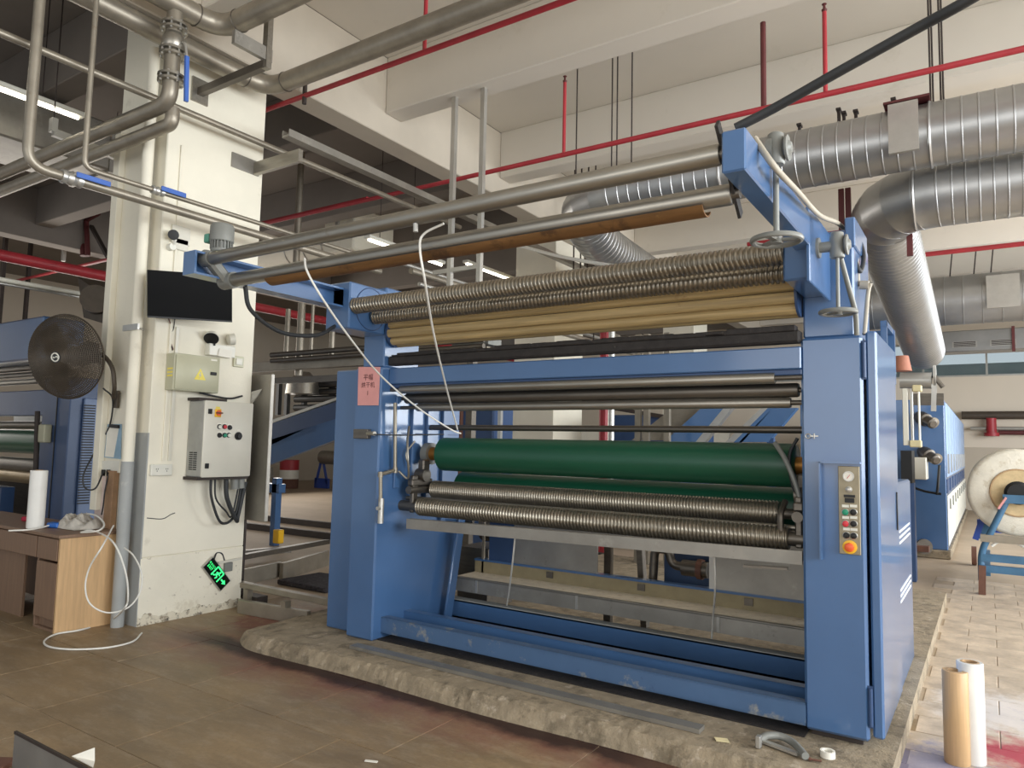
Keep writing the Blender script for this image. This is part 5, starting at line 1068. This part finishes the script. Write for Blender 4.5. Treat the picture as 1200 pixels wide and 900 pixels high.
for k in range(26): prof.append((k * .072, .475 + .016 * sin(k * 1.9) + rn.uniform(-.014, .014)))
MB().lathe(core + V((0, .05, 0)), Y_, [(0, .26), (0.0, .44)] + [(t_ + .02, r_) for t_, r_ in prof] + [(1.85, .3)], 48).build('wound_fabric', fabric, ro, 50)
MB().lathe(core + V((0, .03, 0)), Y_, [(0, .25), (.02, .26)], 36).build('end_disc', mat('inner_fabric', (208, 184, 142), .85, 0, .15, 12), ro); MB().ring(core + V((0, .04, 0)), Y_, .255, .012, 40, 6).build('end_edge', tube_m, ro)
MB().lathe(core + V((0, -.08, 0)), Y_, [(0, .05), (.0, .10), (.10, .10), (.11, .13), (.14, .13)], 28).build('core_hub', black, ro)
# ------------------------------------------------------------------ small things on floor and plinth
for (u, v, top, r, mm, lab, cm) in ((1122, 894, 778, .058, mat('kraft_wrap', (196, 160, 116), .45, 0, .08, 12, (9, 9, .4)), 'brown film roll standing on the floor at lower right', tube_m), (1140, 893, 768, .060, film_m, 'white film roll standing right of the brown one', tube_m)):
    b = U(u, v, z=0); zt = U(u, top + 8, y=b.y).z; t = thing('film_roll', lab, 'roll', b)
    MB().lathe(b, Z_, [(0, r - .003), (.004, r), (zt - .004, r), (zt, r - .003), (zt, r * .72), (zt - .06, r * .72)], 32, cap=True).build('film_wrap', mm, t, 40)
    MB().lathe(b + V((0, 0, zt - .055)), Z_, [(0, r * .715), (.056, r * .715), (.056, r * .55), (.0, r * .55)], 28, cap=False).build('core_tube', cm, t, 40)
q = U(905, 866, z=.1); hs = thing('hose_piece', 'short piece of grey hose with metal strap on the plinth in front of the cabinet', 'hose', q)
MB().tube(spl([U(890, 866, z=.12), U(900, 862, z=.135), U(915, 863, z=.135), U(930, 871, z=.125), U(944, 886, z=.12)]), .018, 12).build('hose_body', greyp, hs, 60)
MB().bar(U(893, 868, z=.112), U(936, 884, z=.112), .03, .012).build('metal_strap', alu, hs); MB().obox(U(889, 869, z=.13), (.012, 0, 0), (0, .02, .0), (0, 0, .028), .004).build('strap_end', alu, hs)
q = U(970, 887, z=.1); tag(MB().lathe(q, Z_, [(0, .024), (.0, .034), (.03, .034), (.03, .024), (0, .024)], 26, cap=False).build('tape_roll', paper_m, None), 'small white tape roll on the plinth at the cabinet foot', 'tape')
q = U(957, 893, z=.1); tag(MB().cyl(q + V((-.03, 0, .006)), q + V((.02, .01, .006)), .005, n=8).lathe(q + V((-.034, 0, .006)), X_, [(0, .009), (.008, .009)], 6).build('loose_bolt', brown_w, None), 'loose bolt lying on the plinth left of the tape roll', 'bolt')
q = U(846, 867, z=.102); tag(MB().obox(q, (.03, .01, 0), (-.012, .02, 0), (0, 0, .0015)).build('paper_scrap', mat('cream_paper', (230, 216, 170), .8), None, 0), 'cream paper scrap on the plinth edge', 'paper')
q = U(435, 892, z=.004); tag(MB().obox(q, (.03, .012, 0), (-.004, .008, 0), (0, 0, .0015)).build('paper_scrap', paper_m, None, 0), 'narrow white paper scrap on the floor at the bottom of the picture', 'paper')
q = U(1077, 757, z=.0); tag(MB().obox(q + V((0, .05, .05)), (.05, 0, 0), (0, .07, 0), (0, 0, .05), .015).build('concrete_block', conc, None), 'grey concrete block on the floor beside the rear cabinet', 'block')
# sheet-metal cover in the lower left corner
y_ = 1.62
a, b, c = U(18, 858, z=.16), U(108, 905, z=.16), U(17, 890, z=0)
tr = thing('metal_trough', 'grey sheet-metal trough end in the lower left corner', 'trough', (a.x, a.y, 0))
d = (b - a); b = a + d * 1.3
MB().bar((a.x, a.y, .08), (b.x, b.y, .08), .006, .16).build('side_sheet', mat('grey_sheet', (128, 126, 122), .5, .3, .1, 5, stain=[((150, 140, 110), .6, 30, .5)]), tr); MB().bar((a.x, a.y, .16), (b.x, b.y, .16), .012, .012).build('folded_edge', darkrod, tr)
MB().bar((a.x - .02, a.y, .01), (a.x - .35, a.y - .2, .01), .1, .02).build('base_flap', brown_w, tr)
q = U(97, 889, z=.06); tag(MB().prism([U(84, 887, z=.03), U(111, 877, z=.05), U(111, 893, z=.0), U(109, 900, z=.0)], (0, 0, .004)).build('white_offcut', paper_m, None, 0), 'white triangular offcut behind the metal trough', 'offcut')
